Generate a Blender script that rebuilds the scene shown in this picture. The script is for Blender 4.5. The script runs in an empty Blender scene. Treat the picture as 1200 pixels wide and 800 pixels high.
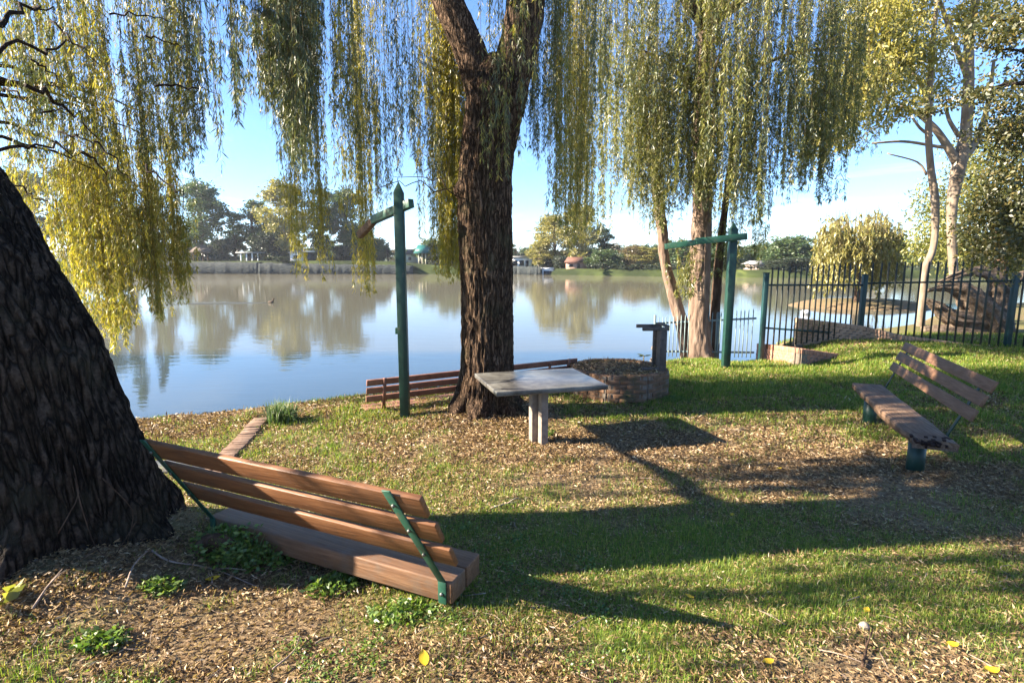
import bpy, math
import numpy as np
from mathutils import Vector, Matrix

RNG = np.random.default_rng(7)
scene = bpy.context.scene
COL = scene.collection
A = np.array

# ------------------------------------------------------------------ camera
FPX = 633.0; PITCH = math.radians(8.36); CAMZ = 2.2
cF = A([0, math.cos(PITCH), -math.sin(PITCH)]); cU = A([0, math.sin(PITCH), math.cos(PITCH)]); cR = A([1., 0, 0])
def ray(px, py): return cF + cR * ((px - 600) / FPX) + cU * ((400 - py) / FPX)
def PZ(px, py, z):                      # photo measurement -> place at height z
    d = ray(px, py); return A([0, 0, CAMZ]) + d * ((z - CAMZ) / d[2])
def PY(px, py, y):                      # photo measurement -> place at distance y
    d = ray(px, py); return A([0, 0, CAMZ]) + d * (y / d[1])

# ------------------------------------------------------------------ noise
def _h(i, j, k):
    n = (i * 374761393 + j * 668265263 + k * 2147483647) & 0xffffffff
    n = ((n ^ (n >> 13)) * 1274126177) & 0xffffffff
    return ((n ^ (n >> 16)) & 0xffff) / 65535.0
def vnoise(x, y, z):
    x = np.asarray(x, float); y = np.asarray(y, float); z = np.asarray(z, float)
    x, y, z = np.broadcast_arrays(x, y, z)
    i = np.floor(x).astype(np.int64); j = np.floor(y).astype(np.int64); k = np.floor(z).astype(np.int64)
    u = x - i; v = y - j; w = z - k
    u = u * u * (3 - 2 * u); v = v * v * (3 - 2 * v); w = w * w * (3 - 2 * w)
    def L(a, b, t): return a + (b - a) * t
    return L(L(L(_h(i, j, k), _h(i + 1, j, k), u), L(_h(i, j + 1, k), _h(i + 1, j + 1, k), u), v),
             L(L(_h(i, j, k + 1), _h(i + 1, j, k + 1), u), L(_h(i, j + 1, k + 1), _h(i + 1, j + 1, k + 1), u), v), w)
def fbm(x, y, z=0.0, o=4):
    s = 0; a = .5; t = 0
    for q in range(o):
        s = s + a * vnoise(x * 2 ** q + 17.3 * q, y * 2 ** q + 5.1 * q, np.asarray(z) * 2 ** q + 2.7 * q); t += a; a *= .5
    return s / t
def sst(e0, e1, x):
    t = np.clip((np.asarray(x, float) - e0) / (e1 - e0), 0, 1); return t * t * (3 - 2 * t)

# ------------------------------------------------------------------ terrain height
WATER = -1.0
EX = [-400, -60, -14, -5.6, -2.6, .6, 2.7, 4.0, 4.9, 5.6, 6.3, 7.2, 9.5, 12, 14, 16, 20, 24, 32, 60, 120, 400]
EY = [-30, 0, 5.6, 7.75, 9.25, 10.9, 12.1, 12.9, 13.1, 13.6, 14.3, 14.9, 16.2, 17.4, 18.8, 20.6, 24.6, 27.5, 31, 42, 62, 100]
FXs = [-500, -200, -90, 0, 36, 70, 120, 400]
FYs = [165, 158, 150, 143, 118, 104, 112, 170]
def edge_near(x): return np.interp(x, EX, EY)
def edge_far(x): return np.interp(x, FXs, FYs)
def H(x, y):
    x = np.asarray(x, float); y = np.asarray(y, float)
    t = np.clip((6.8 - y) / 6.8, 0, 1.3)
    z = -0.10 + .72 * t * t
    z = z + .34 * np.exp(-((x + 3.1) ** 2 + (y - 3.4) ** 2) / 1.1)
    z = z + .14 * np.exp(-((x + .4) ** 2 + (y - 8.1) ** 2) / .7)
    z = z + .24 * sst(6.6, 8.6, x) * sst(9.6, 13.2, y)
    z = z - .10 * sst(1.5, 4, x) * sst(6, 2, y)
    z = z + .05 * (fbm(x * .7, y * .7, 1.0, 3) - .5) + .03 * (fbm(x * 3, y * 3, 2.0, 2) - .5)
    # sunken corner by the low fence
    dip = sst(4.6, 5.6, x) * sst(7.6, 6.9, x) * sst(12.3, 12.9, y) 
    z = z - .30 * dip
    far_land = .25 + 1.9 * sst(8, 40, -x) + .5 * fbm(x * .02, y * .02, 3.0, 2)
    far_land = far_land + 9 * sst(300, 900, y)
    dn = edge_near(x) - y
    df = y - edge_far(x)
    wbank = .9 + 2.0 * sst(2.4, 3.6, x) + sst(12, 30, x) * 1.5
    zn = -2.0 + (z + 2.0) * sst(-1, 1, (dn + wbank * .55) / (wbank * .75) )
    zf = -2.2 + (far_land + 2.2) * sst(-1.0, 2.4, df)
    isl = -2.2 + 1.75 * np.exp(-(((x - 25.5) / 6.5) ** 2 + ((y - 39.5) / 4.5) ** 2) ** 2)
    return np.maximum(np.maximum(zn, isl), np.where(df > -3, zf, -2.2))
def G(px, py):                         # photo measurement -> point on the ground
    d = ray(px, py); o = A([0, 0, CAMZ]); t = np.linspace(.5, 60, 6000)
    p = o + d[None] * t[:, None]
    hit = np.where(p[:, 2] < H(p[:, 0], p[:, 1]))[0]
    return p[hit[0]] if len(hit) else PZ(px, py, -.1)
def onG(x, y): return A([x, y, float(H(x, y))])

# ------------------------------------------------------------------ materials
MAT = {}
def new_mat(name):
    m = bpy.data.materials.new(name); m.use_nodes = True
    nt = m.node_tree; nt.nodes.clear()
    return m, nt, nt.nodes, nt.links
def ramp(N, stops):
    r = N.new('ShaderNodeValToRGB'); el = r.color_ramp.elements
    while len(el) > 1: el.remove(el[-1])
    for i, (p, c) in enumerate(stops):
        e = el[0] if i == 0 else el.new(p)
        e.position = p; e.color = (*c, 1)
    return r
def surf(name, stops, scale=6., rough=.8, bump=.3, stretch=(1, 1, 1), rotz=0., detail=6, bscale=None, spec=.3, metal=0, dist=.02, dirt=None):
    m, nt, N, Lk = new_mat(name)
    out = N.new('ShaderNodeOutputMaterial'); b = N.new('ShaderNodeBsdfPrincipled')
    tc = N.new('ShaderNodeTexCoord'); mp = N.new('ShaderNodeMapping'); mp.inputs['Scale'].default_value = stretch; mp.inputs['Rotation'].default_value = (0, 0, 0)
    mq = N.new('ShaderNodeMapping'); mq.inputs['Rotation'].default_value = (0, 0, rotz)
    n = N.new('ShaderNodeTexNoise'); n.inputs['Scale'].default_value = scale; n.inputs['Detail'].default_value = detail; n.inputs['Roughness'].default_value = .65
    Lk.new(tc.outputs['Object'], mq.inputs[0]); Lk.new(mq.outputs[0], mp.inputs[0]); Lk.new(mp.outputs[0], n.inputs['Vector'])
    r = ramp(N, stops); Lk.new(n.outputs['Fac'], r.inputs[0])
    colo = r.outputs[0]
    if dirt:
        n3 = N.new('ShaderNodeTexNoise'); n3.inputs['Scale'].default_value = dirt[0]; n3.inputs['Detail'].default_value = 8
        n3.inputs['Roughness'].default_value = .7
        Lk.new(tc.outputs['Object'], n3.inputs['Vector'])
        rr = ramp(N, [(dirt[1], (0, 0, 0)), (dirt[2], (1, 1, 1))]); Lk.new(n3.outputs['Fac'], rr.inputs[0])
        mx = N.new('ShaderNodeMix'); mx.data_type = 'RGBA'
        Lk.new(rr.outputs[0], mx.inputs['Factor']); Lk.new(colo, mx.inputs['A']); mx.inputs['B'].default_value = (*dirt[3], 1)
        colo = mx.outputs['Result']
    Lk.new(colo, b.inputs['Base Color'])
    b.inputs['Roughness'].default_value = rough; b.inputs['Specular IOR Level'].default_value = spec; b.inputs['Metallic'].default_value = metal
    if bump:
        n2 = N.new('ShaderNodeTexNoise'); n2.inputs['Scale'].default_value = bscale or scale * 3; n2.inputs['Detail'].default_value = 6
        Lk.new(mp.outputs[0], n2.inputs['Vector'])
        bp = N.new('ShaderNodeBump'); bp.inputs['Strength'].default_value = bump; bp.inputs['Distance'].default_value = dist
        Lk.new(n2.outputs['Fac'], bp.inputs['Height']); Lk.new(bp.outputs[0], b.inputs['Normal'])
    Lk.new(b.outputs[0], out.inputs[0]); MAT[name] = m; return m
def leafmat(name, stops, transl=.45, tint=(1.1, 1.15, .6), gloss=.05):
    m, nt, N, Lk = new_mat(name)
    out = N.new('ShaderNodeOutputMaterial'); g = N.new('ShaderNodeNewGeometry')
    r = ramp(N, stops); Lk.new(g.outputs['Random Per Island'], r.inputs[0])
    d = N.new('ShaderNodeBsdfDiffuse'); t = N.new('ShaderNodeBsdfTranslucent')
    Lk.new(r.outputs[0], d.inputs[0])
    mu = N.new('ShaderNodeMix'); mu.data_type = 'RGBA'; mu.blend_type = 'MULTIPLY'; mu.inputs['Factor'].default_value = 1
    Lk.new(r.outputs[0], mu.inputs['A']); mu.inputs['B'].default_value = (*tint, 1); Lk.new(mu.outputs['Result'], t.inputs[0])
    mx = N.new('ShaderNodeMixShader'); mx.inputs[0].default_value = transl; Lk.new(d.outputs[0], mx.inputs[1]); Lk.new(t.outputs[0], mx.inputs[2])
    if gloss:
        gl = N.new('ShaderNodeBsdfGlossy'); gl.inputs['Roughness'].default_value = .45
        mg = N.new('ShaderNodeMixShader'); mg.inputs[0].default_value = gloss; Lk.new(mx.outputs[0], mg.inputs[1]); Lk.new(gl.outputs[0], mg.inputs[2]); mx = mg
    Lk.new(mx.outputs[0], out.inputs[0]); MAT[name] = m; return m

leafmat('willow_leaf', [(0, (0.112, 0.138, 0.027)), (.35, (0.200, 0.206, 0.037)), (.65, (0.275, 0.237, 0.044)), (.9, (0.375, 0.288, 0.050)), (1, (0.300, 0.188, 0.050))])
leafmat('willow_yellow', [(0, (0.200, 0.188, 0.025)), (.3, (0.300, 0.275, 0.037)), (.7, (0.425, 0.350, 0.044)), (1, (0.500, 0.375, 0.062))])
leafmat('willow_shaded', [(0, (.05, .07, .03)), (.5, (.09, .11, .045)), (.85, (.15, .155, .05)), (1, (.22, .19, .05))], .3)  # duller grey copy of the willow leaf, crown shade put into its colour
leafmat('gum_leaf', [(0, (0.088, 0.106, 0.031)), (.4, (0.150, 0.163, 0.044)), (.75, (0.237, 0.213, 0.056)), (1, (0.338, 0.263, 0.075))])
leafmat('white_gum_leaf', [(0, (0.163, 0.163, 0.037)), (.5, (0.275, 0.250, 0.056)), (1, (0.425, 0.338, 0.075))])
leafmat('dark_leaf', [(0, (.04, .052, .017)), (.6, (.085, .088, .027)), (.9, (.15, .125, .035)), (1, (.20, .145, .04))], .38)
leafmat('olive_leaf', [(0, (0.100, 0.112, 0.025)), (.5, (0.175, 0.188, 0.037)), (1, (0.300, 0.263, 0.062))])
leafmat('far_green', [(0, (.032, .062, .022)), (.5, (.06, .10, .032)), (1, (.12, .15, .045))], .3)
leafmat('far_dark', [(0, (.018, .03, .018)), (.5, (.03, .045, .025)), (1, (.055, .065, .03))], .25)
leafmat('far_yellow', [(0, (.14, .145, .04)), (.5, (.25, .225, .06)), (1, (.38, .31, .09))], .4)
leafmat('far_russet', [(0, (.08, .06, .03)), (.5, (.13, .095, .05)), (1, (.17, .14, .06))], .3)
leafmat('grass_blade', [(0, (.07, .14, .014)), (.4, (.12, .215, .02)), (.7, (.22, .29, .035)), (.88, (.36, .33, .08)), (1, (.46, .37, .14))], .45, gloss=.03)
leafmat('dry_litter', [(0, (.06, .034, .018)), (.3, (.15, .09, .046)), (.65, (.29, .19, .098)), (.92, (.42, .30, .165)), (1, (.54, .44, .29))], .25, gloss=.03)
leafmat('weed_leaf', [(0, (.06, .11, .018)), (.6, (.11, .19, .03)), (1, (.2, .26, .05))], .4)
leafmat('tuft_leaf', [(0, (.05, .10, .03)), (.7, (.12, .18, .06)), (1, (.35, .38, .22))], .3)
leafmat('fallen_yellow', [(0, (.62, .40, .02)), (1, (.75, .50, .03))], .3)
surf('bark_dark', [(.25, (.010, .007, .006)), (.5, (.026, .018, .014)), (.75, (.065, .048, .036))], 14, .95, .9, (1, 1, .22), bscale=40, spec=.1, dist=.03)
surf('bark_brown', [(.25, (.022, .014, .010)), (.5, (.07, .044, .029)), (.75, (.16, .105, .072))], 14, .95, .9, (1, 1, .22), bscale=40, spec=.1, dist=.03)
surf('bark_pink', [(.25, (.06, .038, .028)), (.5, (.165, .115, .085)), (.75, (.29, .22, .17))], 9, .9, .8, (1, 1, .2), bscale=26, spec=.1, dist=.03)
surf('bark_white', [(.25, (.10, .072, .05)), (.5, (.19, .145, .105)), (.75, (.29, .24, .185))], 5, .8, .3, (1, 1, .4), spec=.15)
surf('twig', [(.3, (.07, .05, .02)), (.7, (.14, .10, .04))], 10, .9, 0)
surf('dead_wood', [(.3, (.16, .11, .08)), (.7, (.36, .28, .22))], 20, .95, .4)
surf('green_paint', [(.3, (.008, .042, .026)), (.55, (.014, .068, .042)), (.75, (.035, .11, .075))], 5, .5, .15, spec=.4, dirt=(11, .55, .70, (.07, .055, .035)), dist=.006)
surf('green_paint_dark', [(.3, (.005, .024, .017)), (.6, (.010, .042, .030)), (.8, (.02, .065, .045))], 5, .45, .15, spec=.4, dirt=(12, .6, .75, (.09, .075, .05)), dist=.006)
surf('fence_green', [(.3, (.004, .020, .022)), (.6, (.008, .038, .038)), (.8, (.022, .07, .066))], 4, .45, 0, spec=.4)
surf('wood_warm', [(.25, (.085, .034, .014)), (.5, (.16, .068, .028)), (.75, (.235, .115, .052))], 5, .5, .6, (.5, 9, 9), rotz=.47, bscale=7, spec=.35, dist=.006, dirt=(5, .52, .8, (.09, .05, .032)))
surf('wood_red', [(.25, (.13, .055, .035)), (.5, (.22, .10, .065)), (.75, (.30, .15, .10))], 6, .6, .4, spec=.3, dist=.006)
surf('wood_grey', [(.25, (.07, .04, .024)), (.5, (.15, .092, .058)), (.75, (.25, .175, .12))], 6, .75, .7, (.5, 8, 8), rotz=-1.31, bscale=7, spec=.25, dist=.01, dirt=(5, .55, .75, (.05, .03, .02)))
surf('wood_slats', [(.25, (.095, .048, .026)), (.5, (.155, .082, .047)), (.75, (.22, .13, .08))], 5, .6, .5, (.5, 9, 9), rotz=-1.31, spec=.3, dist=.006)
surf('seat_top', [(.25, (.075, .036, .018)), (.5, (.15, .076, .038)), (.75, (.235, .13, .07))], 5, .6, .6, (.5, 9, 9), rotz=.47, bscale=7, spec=.35, dist=.006, dirt=(4, .5, .75, (.13, .10, .075)))
surf('rotten', [(.3, (.008, .005, .004)), (.6, (.04, .018, .012))], 25, .95, .8)
surf('steel', [(.3, (.10, .10, .09)), (.7, (.2, .2, .18))], 20, .5, 0, metal=.7)
surf('concrete_slab', [(.25, (.085, .08, .07)), (.5, (.135, .13, .115)), (.75, (.18, .175, .16))], 4, .32, .25, spec=.55, dist=.004, bscale=30, dirt=(2.2, .43, .60, (.045, .041, .037)))
surf('concrete_post', [(.25, (.14, .11, .085)), (.5, (.22, .18, .145)), (.75, (.29, .25, .21))], 12, .85, .4, spec=.2, dist=.008)
surf('old_stone', [(.25, (.055, .042, .034)), (.5, (.105, .085, .07)), (.75, (.17, .14, .12))], 12, .9, .5, spec=.15, dist=.008)
surf('brick_red', [(.25, (.22, .10, .065)), (.5, (.34, .17, .11)), (.75, (.44, .26, .18))], 7, .9, .4, spec=.15, dist=.006)
surf('brick_worn', [(.25, (.11, .066, .045)), (.5, (.20, .13, .092)), (.75, (.30, .215, .16))], 7, .9, .5, spec=.15, dist=.006)
surf('brick_tan', [(.25, (.30, .17, .10)), (.5, (.44, .27, .17)), (.75, (.52, .35, .24))], 7, .9, .4, spec=.15, dist=.006)
surf('brick_old', [(.25, (.08, .045, .026)), (.5, (.17, .098, .06)), (.75, (.27, .17, .11))], 6, .95, .5, spec=.1, dist=.008, dirt=(4, .5, .68, (.07, .075, .035)))
surf('mortar', [(.3, (.12, .095, .07)), (.7, (.22, .18, .14))], 20, .95, .4)
surf('soil', [(.3, (.06, .042, .028)), (.7, (.15, .105, .07))], 8, 1, .6)
surf('fence_picket', [(.3, (.020, .030, .026)), (.5, (.045, .05, .040)), (.75, (.085, .072, .052))], 5, .6, 0)
surf('fence_skylit', [(.3, (.12, .17, .17)), (.7, (.2, .26, .26))], 4, .5, 0)  # green paint lightened, brightness from the sky put into the colour
surf('stump_bark', [(.25, (.05, .036, .026)), (.5, (.13, .095, .068)), (.75, (.24, .185, .14))], 8, .95, .8, bscale=24, spec=.1, dist=.03)
surf('bank_stone_shaded', [(.3, (.018, .024, .026)), (.5, (.032, .038, .038)), (.75, (.06, .062, .055))], .4, .95, .8, (1, 1, 2.2), bscale=1.2, dist=.3)  # stone darkened, shade of the bank trees put into the colour
surf('wall_white', [(.3, (.62, .61, .58)), (.7, (.78, .77, .74))], 1, .8, 0)
surf('wall_cream', [(.3, (.46, .40, .26)), (.7, (.6, .54, .38))], 1, .8, 0)
surf('wall_brick', [(.3, (.26, .15, .11)), (.7, (.38, .24, .18))], 2, .9, 0)
surf('wall_pink', [(.3, (.5, .36, .29)), (.7, (.62, .48, .40))], 1, .9, 0)
surf('dark_opening', [(.3, (.012, .013, .016)), (.7, (.025, .027, .03))], 2, .3, 0)
surf('roof_grey', [(.3, (.18, .18, .18)), (.7, (.32, .32, .31))], 2, .8, 0)
surf('roof_thatch', [(.3, (.07, .055, .045)), (.7, (.14, .11, .09))], 3, 1, 0)
surf('roof_green', [(.3, (.012, .085, .08)), (.7, (.025, .13, .12))], 2, .5, 0)
surf('roof_red', [(.3, (.11, .05, .035)), (.7, (.17, .085, .06))], 2, .8, 0)
surf('pylon_steel', [(.3, (.35, .37, .40)), (.7, (.45, .47, .5))], 2, .6, 0)
surf('boat_white', [(.3, (.7, .7, .7)), (.7, (.8, .8, .8))], 2, .4, 0)
surf('blue_plastic', [(.3, (.02, .07, .40)), (.7, (.03, .10, .5))], 2, .4, 0)
surf('duck_brown', [(.3, (.05, .035, .025)), (.7, (.12, .085, .06))], 20, .9, 0)

def barkmat(name, plate, crack, scale, stretch, lite, moss=(.075, .07, .038)):
    # cracked bark: plates separated by dark fissures
    m, nt, N, Lk = new_mat(name)
    out = N.new('ShaderNodeOutputMaterial'); b = N.new('ShaderNodeBsdfPrincipled'); b.inputs['Roughness'].default_value = .95; b.inputs['Specular IOR Level'].default_value = .1
    tc = N.new('ShaderNodeTexCoord'); mp = N.new('ShaderNodeMapping'); mp.inputs['Scale'].default_value = (1, 1, stretch); Lk.new(tc.outputs['Object'], mp.inputs[0])
    wn = N.new('ShaderNodeTexNoise'); wn.inputs['Scale'].default_value = scale * .6; wn.inputs['Detail'].default_value = 4; Lk.new(mp.outputs[0], wn.inputs['Vector'])
    va = N.new('ShaderNodeVectorMath'); va.operation = 'MULTIPLY_ADD'; Lk.new(wn.outputs['Color'], va.inputs[0]); va.inputs[1].default_value = (.10, .10, .16); Lk.new(mp.outputs[0], va.inputs[2])
    vo = N.new('ShaderNodeTexVoronoi'); vo.feature = 'DISTANCE_TO_EDGE'; vo.inputs['Scale'].default_value = scale; Lk.new(va.outputs[0], vo.inputs['Vector'])
    cr_ = ramp(N, [(.0, (0, 0, 0)), (.26, (1, 1, 1))]); Lk.new(vo.outputs['Distance'], cr_.inputs[0])
    n = N.new('ShaderNodeTexNoise'); n.inputs['Scale'].default_value = scale * 2.2; n.inputs['Detail'].default_value = 8; n.inputs['Roughness'].default_value = .7; Lk.new(tc.outputs['Object'], n.inputs['Vector'])
    pr = ramp(N, [(.3, plate), (.62, lite)]); Lk.new(n.outputs['Fac'], pr.inputs[0])
    mx = N.new('ShaderNodeMix'); mx.data_type = 'RGBA'; Lk.new(cr_.outputs[0], mx.inputs['Factor']); mx.inputs['A'].default_value = (*crack, 1); Lk.new(pr.outputs[0], mx.inputs['B'])
    nm = N.new('ShaderNodeTexNoise'); nm.inputs['Scale'].default_value = 2.3; nm.inputs['Detail'].default_value = 7; nm.inputs['Roughness'].default_value = .7; Lk.new(tc.outputs['Object'], nm.inputs['Vector'])
    mr_ = ramp(N, [(.52, (0, 0, 0)), (.70, (.75, .75, .75))]); Lk.new(nm.outputs['Fac'], mr_.inputs[0])
    mo = N.new('ShaderNodeMix'); mo.data_type = 'RGBA'; Lk.new(mr_.outputs[0], mo.inputs['Factor']); Lk.new(mx.outputs['Result'], mo.inputs['A']); mo.inputs['B'].default_value = (*moss, 1); Lk.new(mo.outputs['Result'], b.inputs['Base Color'])
    ad = N.new('ShaderNodeMath'); ad.operation = 'MULTIPLY_ADD'; Lk.new(n.outputs['Fac'], ad.inputs[0]); ad.inputs[1].default_value = .5; Lk.new(cr_.outputs[0], ad.inputs[2])
    bp = N.new('ShaderNodeBump'); bp.inputs['Strength'].default_value = 1; bp.inputs['Distance'].default_value = .03; Lk.new(ad.outputs[0], bp.inputs['Height']); Lk.new(bp.outputs[0], b.inputs['Normal'])
    Lk.new(b.outputs[0], out.inputs[0]); MAT[name] = m
barkmat('willow_bark', (.055, .034, .022), (.028, .018, .012), 26, .16, (.20, .13, .085))
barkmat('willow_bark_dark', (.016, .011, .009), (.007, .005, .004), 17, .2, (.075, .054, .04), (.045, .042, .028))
# ------------------------------------------------------------------ mesh builder
class MB:
    def __init__(s): s.V = []; s.n = 0; s.F = []          # F entries: (array Nxk, mat)
    def add(s, V, F, mat=0):
        V = np.asarray(V, float).reshape(-1, 3)
        if isinstance(F, np.ndarray): s.F.append((F + s.n, mat))
        else:
            by = {}
            for f in F: by.setdefault(len(f), []).append(f)
            for k, fs in by.items(): s.F.append((np.array(fs, dtype=np.int64) + s.n, mat))
        s.V.append(V); s.n += len(V); return s
    def beam(s, p0, p1, w, h, up=(0, 0, 1), mat=0):        # box along p0->p1, w sideways, h along up
        p0 = A(p0, float); p1 = A(p1, float); d = p1 - p0; d = d / np.linalg.norm(d); up = A(up, float)
        if abs(d @ up) > .98 * np.linalg.norm(up): up = A([0, 1., 0]) if abs(d[1]) < .9 else A([1., 0, 0])
        r = np.cross(d, up); r /= np.linalg.norm(r); u = np.cross(r, d)
        V = [p + r * a * w / 2 + u * b * h / 2 for p in (p0, p1) for a, b in ((-1, -1), (1, -1), (1, 1), (-1, 1))]
        return s.add(V, [(3, 2, 1, 0), (4, 5, 6, 7), (0, 1, 5, 4), (1, 2, 6, 5), (2, 3, 7, 6), (3, 0, 4, 7)], mat)
    def box(s, c, size, rz=0, mat=0):
        c = A(c, float); sx, sy, sz = [q / 2 for q in size]; cs, sn = math.cos(rz), math.sin(rz)
        V = []
        for z in (-sz, sz):
            for x, y in ((-sx, -sy), (sx, -sy), (sx, sy), (-sx, sy)): V.append(c + A([x * cs - y * sn, x * sn + y * cs, z]))
        return s.add(V, [(3, 2, 1, 0), (4, 5, 6, 7), (0, 1, 5, 4), (1, 2, 6, 5), (2, 3, 7, 6), (3, 0, 4, 7)], mat)
    def prism(s, poly, z0, z1, mat=0):                      # poly: list of (x,y) counterclockwise
        n = len(poly); V = [(x, y, z0) for x, y in poly] + [(x, y, z1) for x, y in poly]
        return s.add(V, [tuple(range(n - 1, -1, -1)), tuple(range(n, 2 * n))] + [(i, (i + 1) % n, n + (i + 1) % n, n + i) for i in range(n)], mat)
    def hull(s, bottom, top, mat=0):                        # two matching rings of 3d points
        n = len(bottom); V = list(bottom) + list(top)
        return s.add(V, [tuple(range(n - 1, -1, -1)), tuple(range(n, 2 * n))] + [(i, (i + 1) % n, n + (i + 1) % n, n + i) for i in range(n)], mat)
    def tube(s, P, R, n=8, mat=0, disp=None):
        P = np.asarray(P, float); m = len(P); R = np.broadcast_to(np.asarray(R, float), (m,))
        T = np.gradient(P, axis=0); T /= np.linalg.norm(T, axis=1)[:, None] + 1e-9
        ref = A([1., 0, 0]) if abs(T[0][0]) < .8 else A([0, 1., 0])
        ux = np.zeros((m, 3)); u = ref - T[0] * (ref @ T[0]); u /= np.linalg.norm(u)
        for i in range(m):
            u = u - T[i] * (u @ T[i]); u /= np.linalg.norm(u) + 1e-9; ux[i] = u
        uy = np.cross(T, ux); th = np.arange(n) / n * 2 * math.pi
        rr = R[:, None] * np.ones((m, n))
        if disp is not None: rr = disp(rr, th[None, :], P)
        V = P[:, None, :] + rr[..., None] * (ux[:, None, :] * np.cos(th)[None, :, None] + uy[:, None, :] * np.sin(th)[None, :, None])
        i = np.arange(m - 1)[:, None] * n; j = np.arange(n)[None, :]; j2 = (j + 1) % n
        Q = np.stack([i + j, i + j2, i + n + j2, i + n + j], -1).reshape(-1, 4)
        base = s.n; s.add(V, Q, mat)
        s.F.append((np.array([list(range(base + n - 1, base - 1, -1))]), mat)); e = base + (m - 1) * n
        s.F.append((np.array([list(range(e, e + n))]), mat)); return s
    def leaves(s, P, D, L, W, mat=0, rng=RNG, fold=0.0):
        N = len(P); D = D / (np.linalg.norm(D, axis=1)[:, None] + 1e-9)
        S = np.cross(D, rng.normal(size=(N, 3))); S /= np.linalg.norm(S, axis=1)[:, None] + 1e-9
        L = np.broadcast_to(L, (N,))[:, None]; W = np.broadcast_to(W, (N,))[:, None]
        mid = P + D * L * .45
        if fold: mid = mid + np.cross(D, S) * L * fold
        V = np.stack([P, mid + S * W / 2, P + D * L, mid - S * W / 2], 1).reshape(-1, 3)
        return s.add(V, np.arange(4 * N).reshape(-1, 4), mat)
    def build(s, name, mats, parent=None, smooth=False, bevel=0, root=None):
        me = bpy.data.meshes.new(name); V = np.concatenate(s.V)
        org = A(root_of(parent).location) if parent is not None else np.zeros(3)
        V = V - org
        me.vertices.add(len(V)); me.vertices.foreach_set('co', V.ravel().astype(np.float32))
        nl = sum(f.size for f, _ in s.F); npoly = sum(len(f) for f, _ in s.F)
        me.loops.add(nl); me.polygons.add(npoly)
        me.loops.foreach_set('vertex_index', np.concatenate([f.ravel() for f, _ in s.F]).astype(np.int32))
        tot = np.concatenate([np.full(len(f), f.shape[1]) for f, _ in s.F]); st = np.concatenate([[0], np.cumsum(tot)[:-1]])
        me.polygons.foreach_set('loop_start', st.astype(np.int32))
        mi = np.concatenate([np.full(len(f), k) for f, k in s.F])
        if not isinstance(mats, (list, tuple)): mats = [mats]
        for q in mats: me.materials.append(MAT[q] if isinstance(q, str) else q)
        me.polygons.foreach_set('material_index', mi.astype(np.int32))
        if smooth: me.polygons.foreach_set('use_smooth', np.ones(npoly, bool))
        me.update(calc_edges=True)
        o = bpy.data.objects.new(name, me); COL.objects.link(o)
        if parent is not None: o.parent = parent
        if bevel:
            b = o.modifiers.new('bevel', 'BEVEL'); b.width = bevel; b.segments = 2; b.limit_method = 'ANGLE'; b.angle_limit = .6
        return o
def root_of(o):
    while o.parent: o = o.parent
    return o
def thing(name, label, cat, loc, group=None):
    o = bpy.data.objects.new(name, None); COL.objects.link(o); o.location = tuple(float(q) for q in loc)
    o.empty_display_size = .2
    return tag(o, label, cat, group)
def tag(o, label, cat, group=None):
    o['label'] = label; o['category'] = cat
    if group: o['group'] = group
    return o
def kind(o, k): o['kind'] = k; return o
def copy_tree(o, parent=None):
    c = o.copy(); COL.objects.link(c); c.parent = parent
    for ch in list(o.children): copy_tree(ch, c)
    return c
def smoothpath(P, step):
    P = np.asarray(P, float); out = []
    Q = np.vstack([2 * P[0] - P[1], P, 2 * P[-1] - P[-2]])
    for i in range(1, len(Q) - 2):
        a, b, c, d = Q[i - 1:i + 3]; n = max(2, int(np.linalg.norm(c[:3] - b[:3]) / step))
        t = (np.arange(n) / n)[:, None]
        out.append(.5 * (2 * b + (c - a) * t + (2 * a - 5 * b + 4 * c - d) * t ** 2 + (3 * b - a - 3 * c + d) * t ** 3))
    out.append(P[-1:]); return np.vstack(out)

# ------------------------------------------------------------------ world, sun, camera
SUN_EL = 26.0
toSun = A([-.993, -.105, 0]); toSun /= np.linalg.norm(toSun)
az = math.atan2(toSun[0], toSun[1])                   # clockwise from +Y
w = bpy.data.worlds.new('World'); scene.world = w; w.use_nodes = True
nt = w.node_tree; nt.nodes.clear()
wo = nt.nodes.new('ShaderNodeOutputWorld'); bg = nt.nodes.new('ShaderNodeBackground'); sky = nt.nodes.new('ShaderNodeTexSky')
sky.sky_type = 'NISHITA'; sky.sun_disc = False; sky.sun_elevation = math.radians(SUN_EL); sky.sun_rotation = az
sky.air_density = .85; sky.dust_density = .05; sky.ozone_density = 6.5
bg.inputs['Strength'].default_value = .066
ctc = nt.nodes.new('ShaderNodeTexCoord'); csx = nt.nodes.new('ShaderNodeSeparateXYZ'); nt.links.new(ctc.outputs['Generated'], csx.inputs[0])
def wmath(op, a, b=None):
    n = nt.nodes.new('ShaderNodeMath'); n.operation = op
    for i, v in enumerate((a, b)):
        if v is None: continue
        if isinstance(v, (int, float)): n.inputs[i].default_value = v
        else: nt.links.new(v, n.inputs[i])
    return n.outputs[0]
zc = wmath('MAXIMUM', csx.outputs['Z'], .03); cmb = nt.nodes.new('ShaderNodeCombineXYZ')
nt.links.new(wmath('DIVIDE', csx.outputs['X'], zc), cmb.inputs[0]); nt.links.new(wmath('MULTIPLY', wmath('DIVIDE', csx.outputs['Y'], zc), .45), cmb.inputs[1])
cn = nt.nodes.new('ShaderNodeTexNoise'); cn.inputs['Scale'].default_value = .55; cn.inputs['Detail'].default_value = 9; cn.inputs['Roughness'].default_value = .62; cn.inputs['Distortion'].default_value = .6
nt.links.new(cmb.outputs[0], cn.inputs['Vector'])
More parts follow.
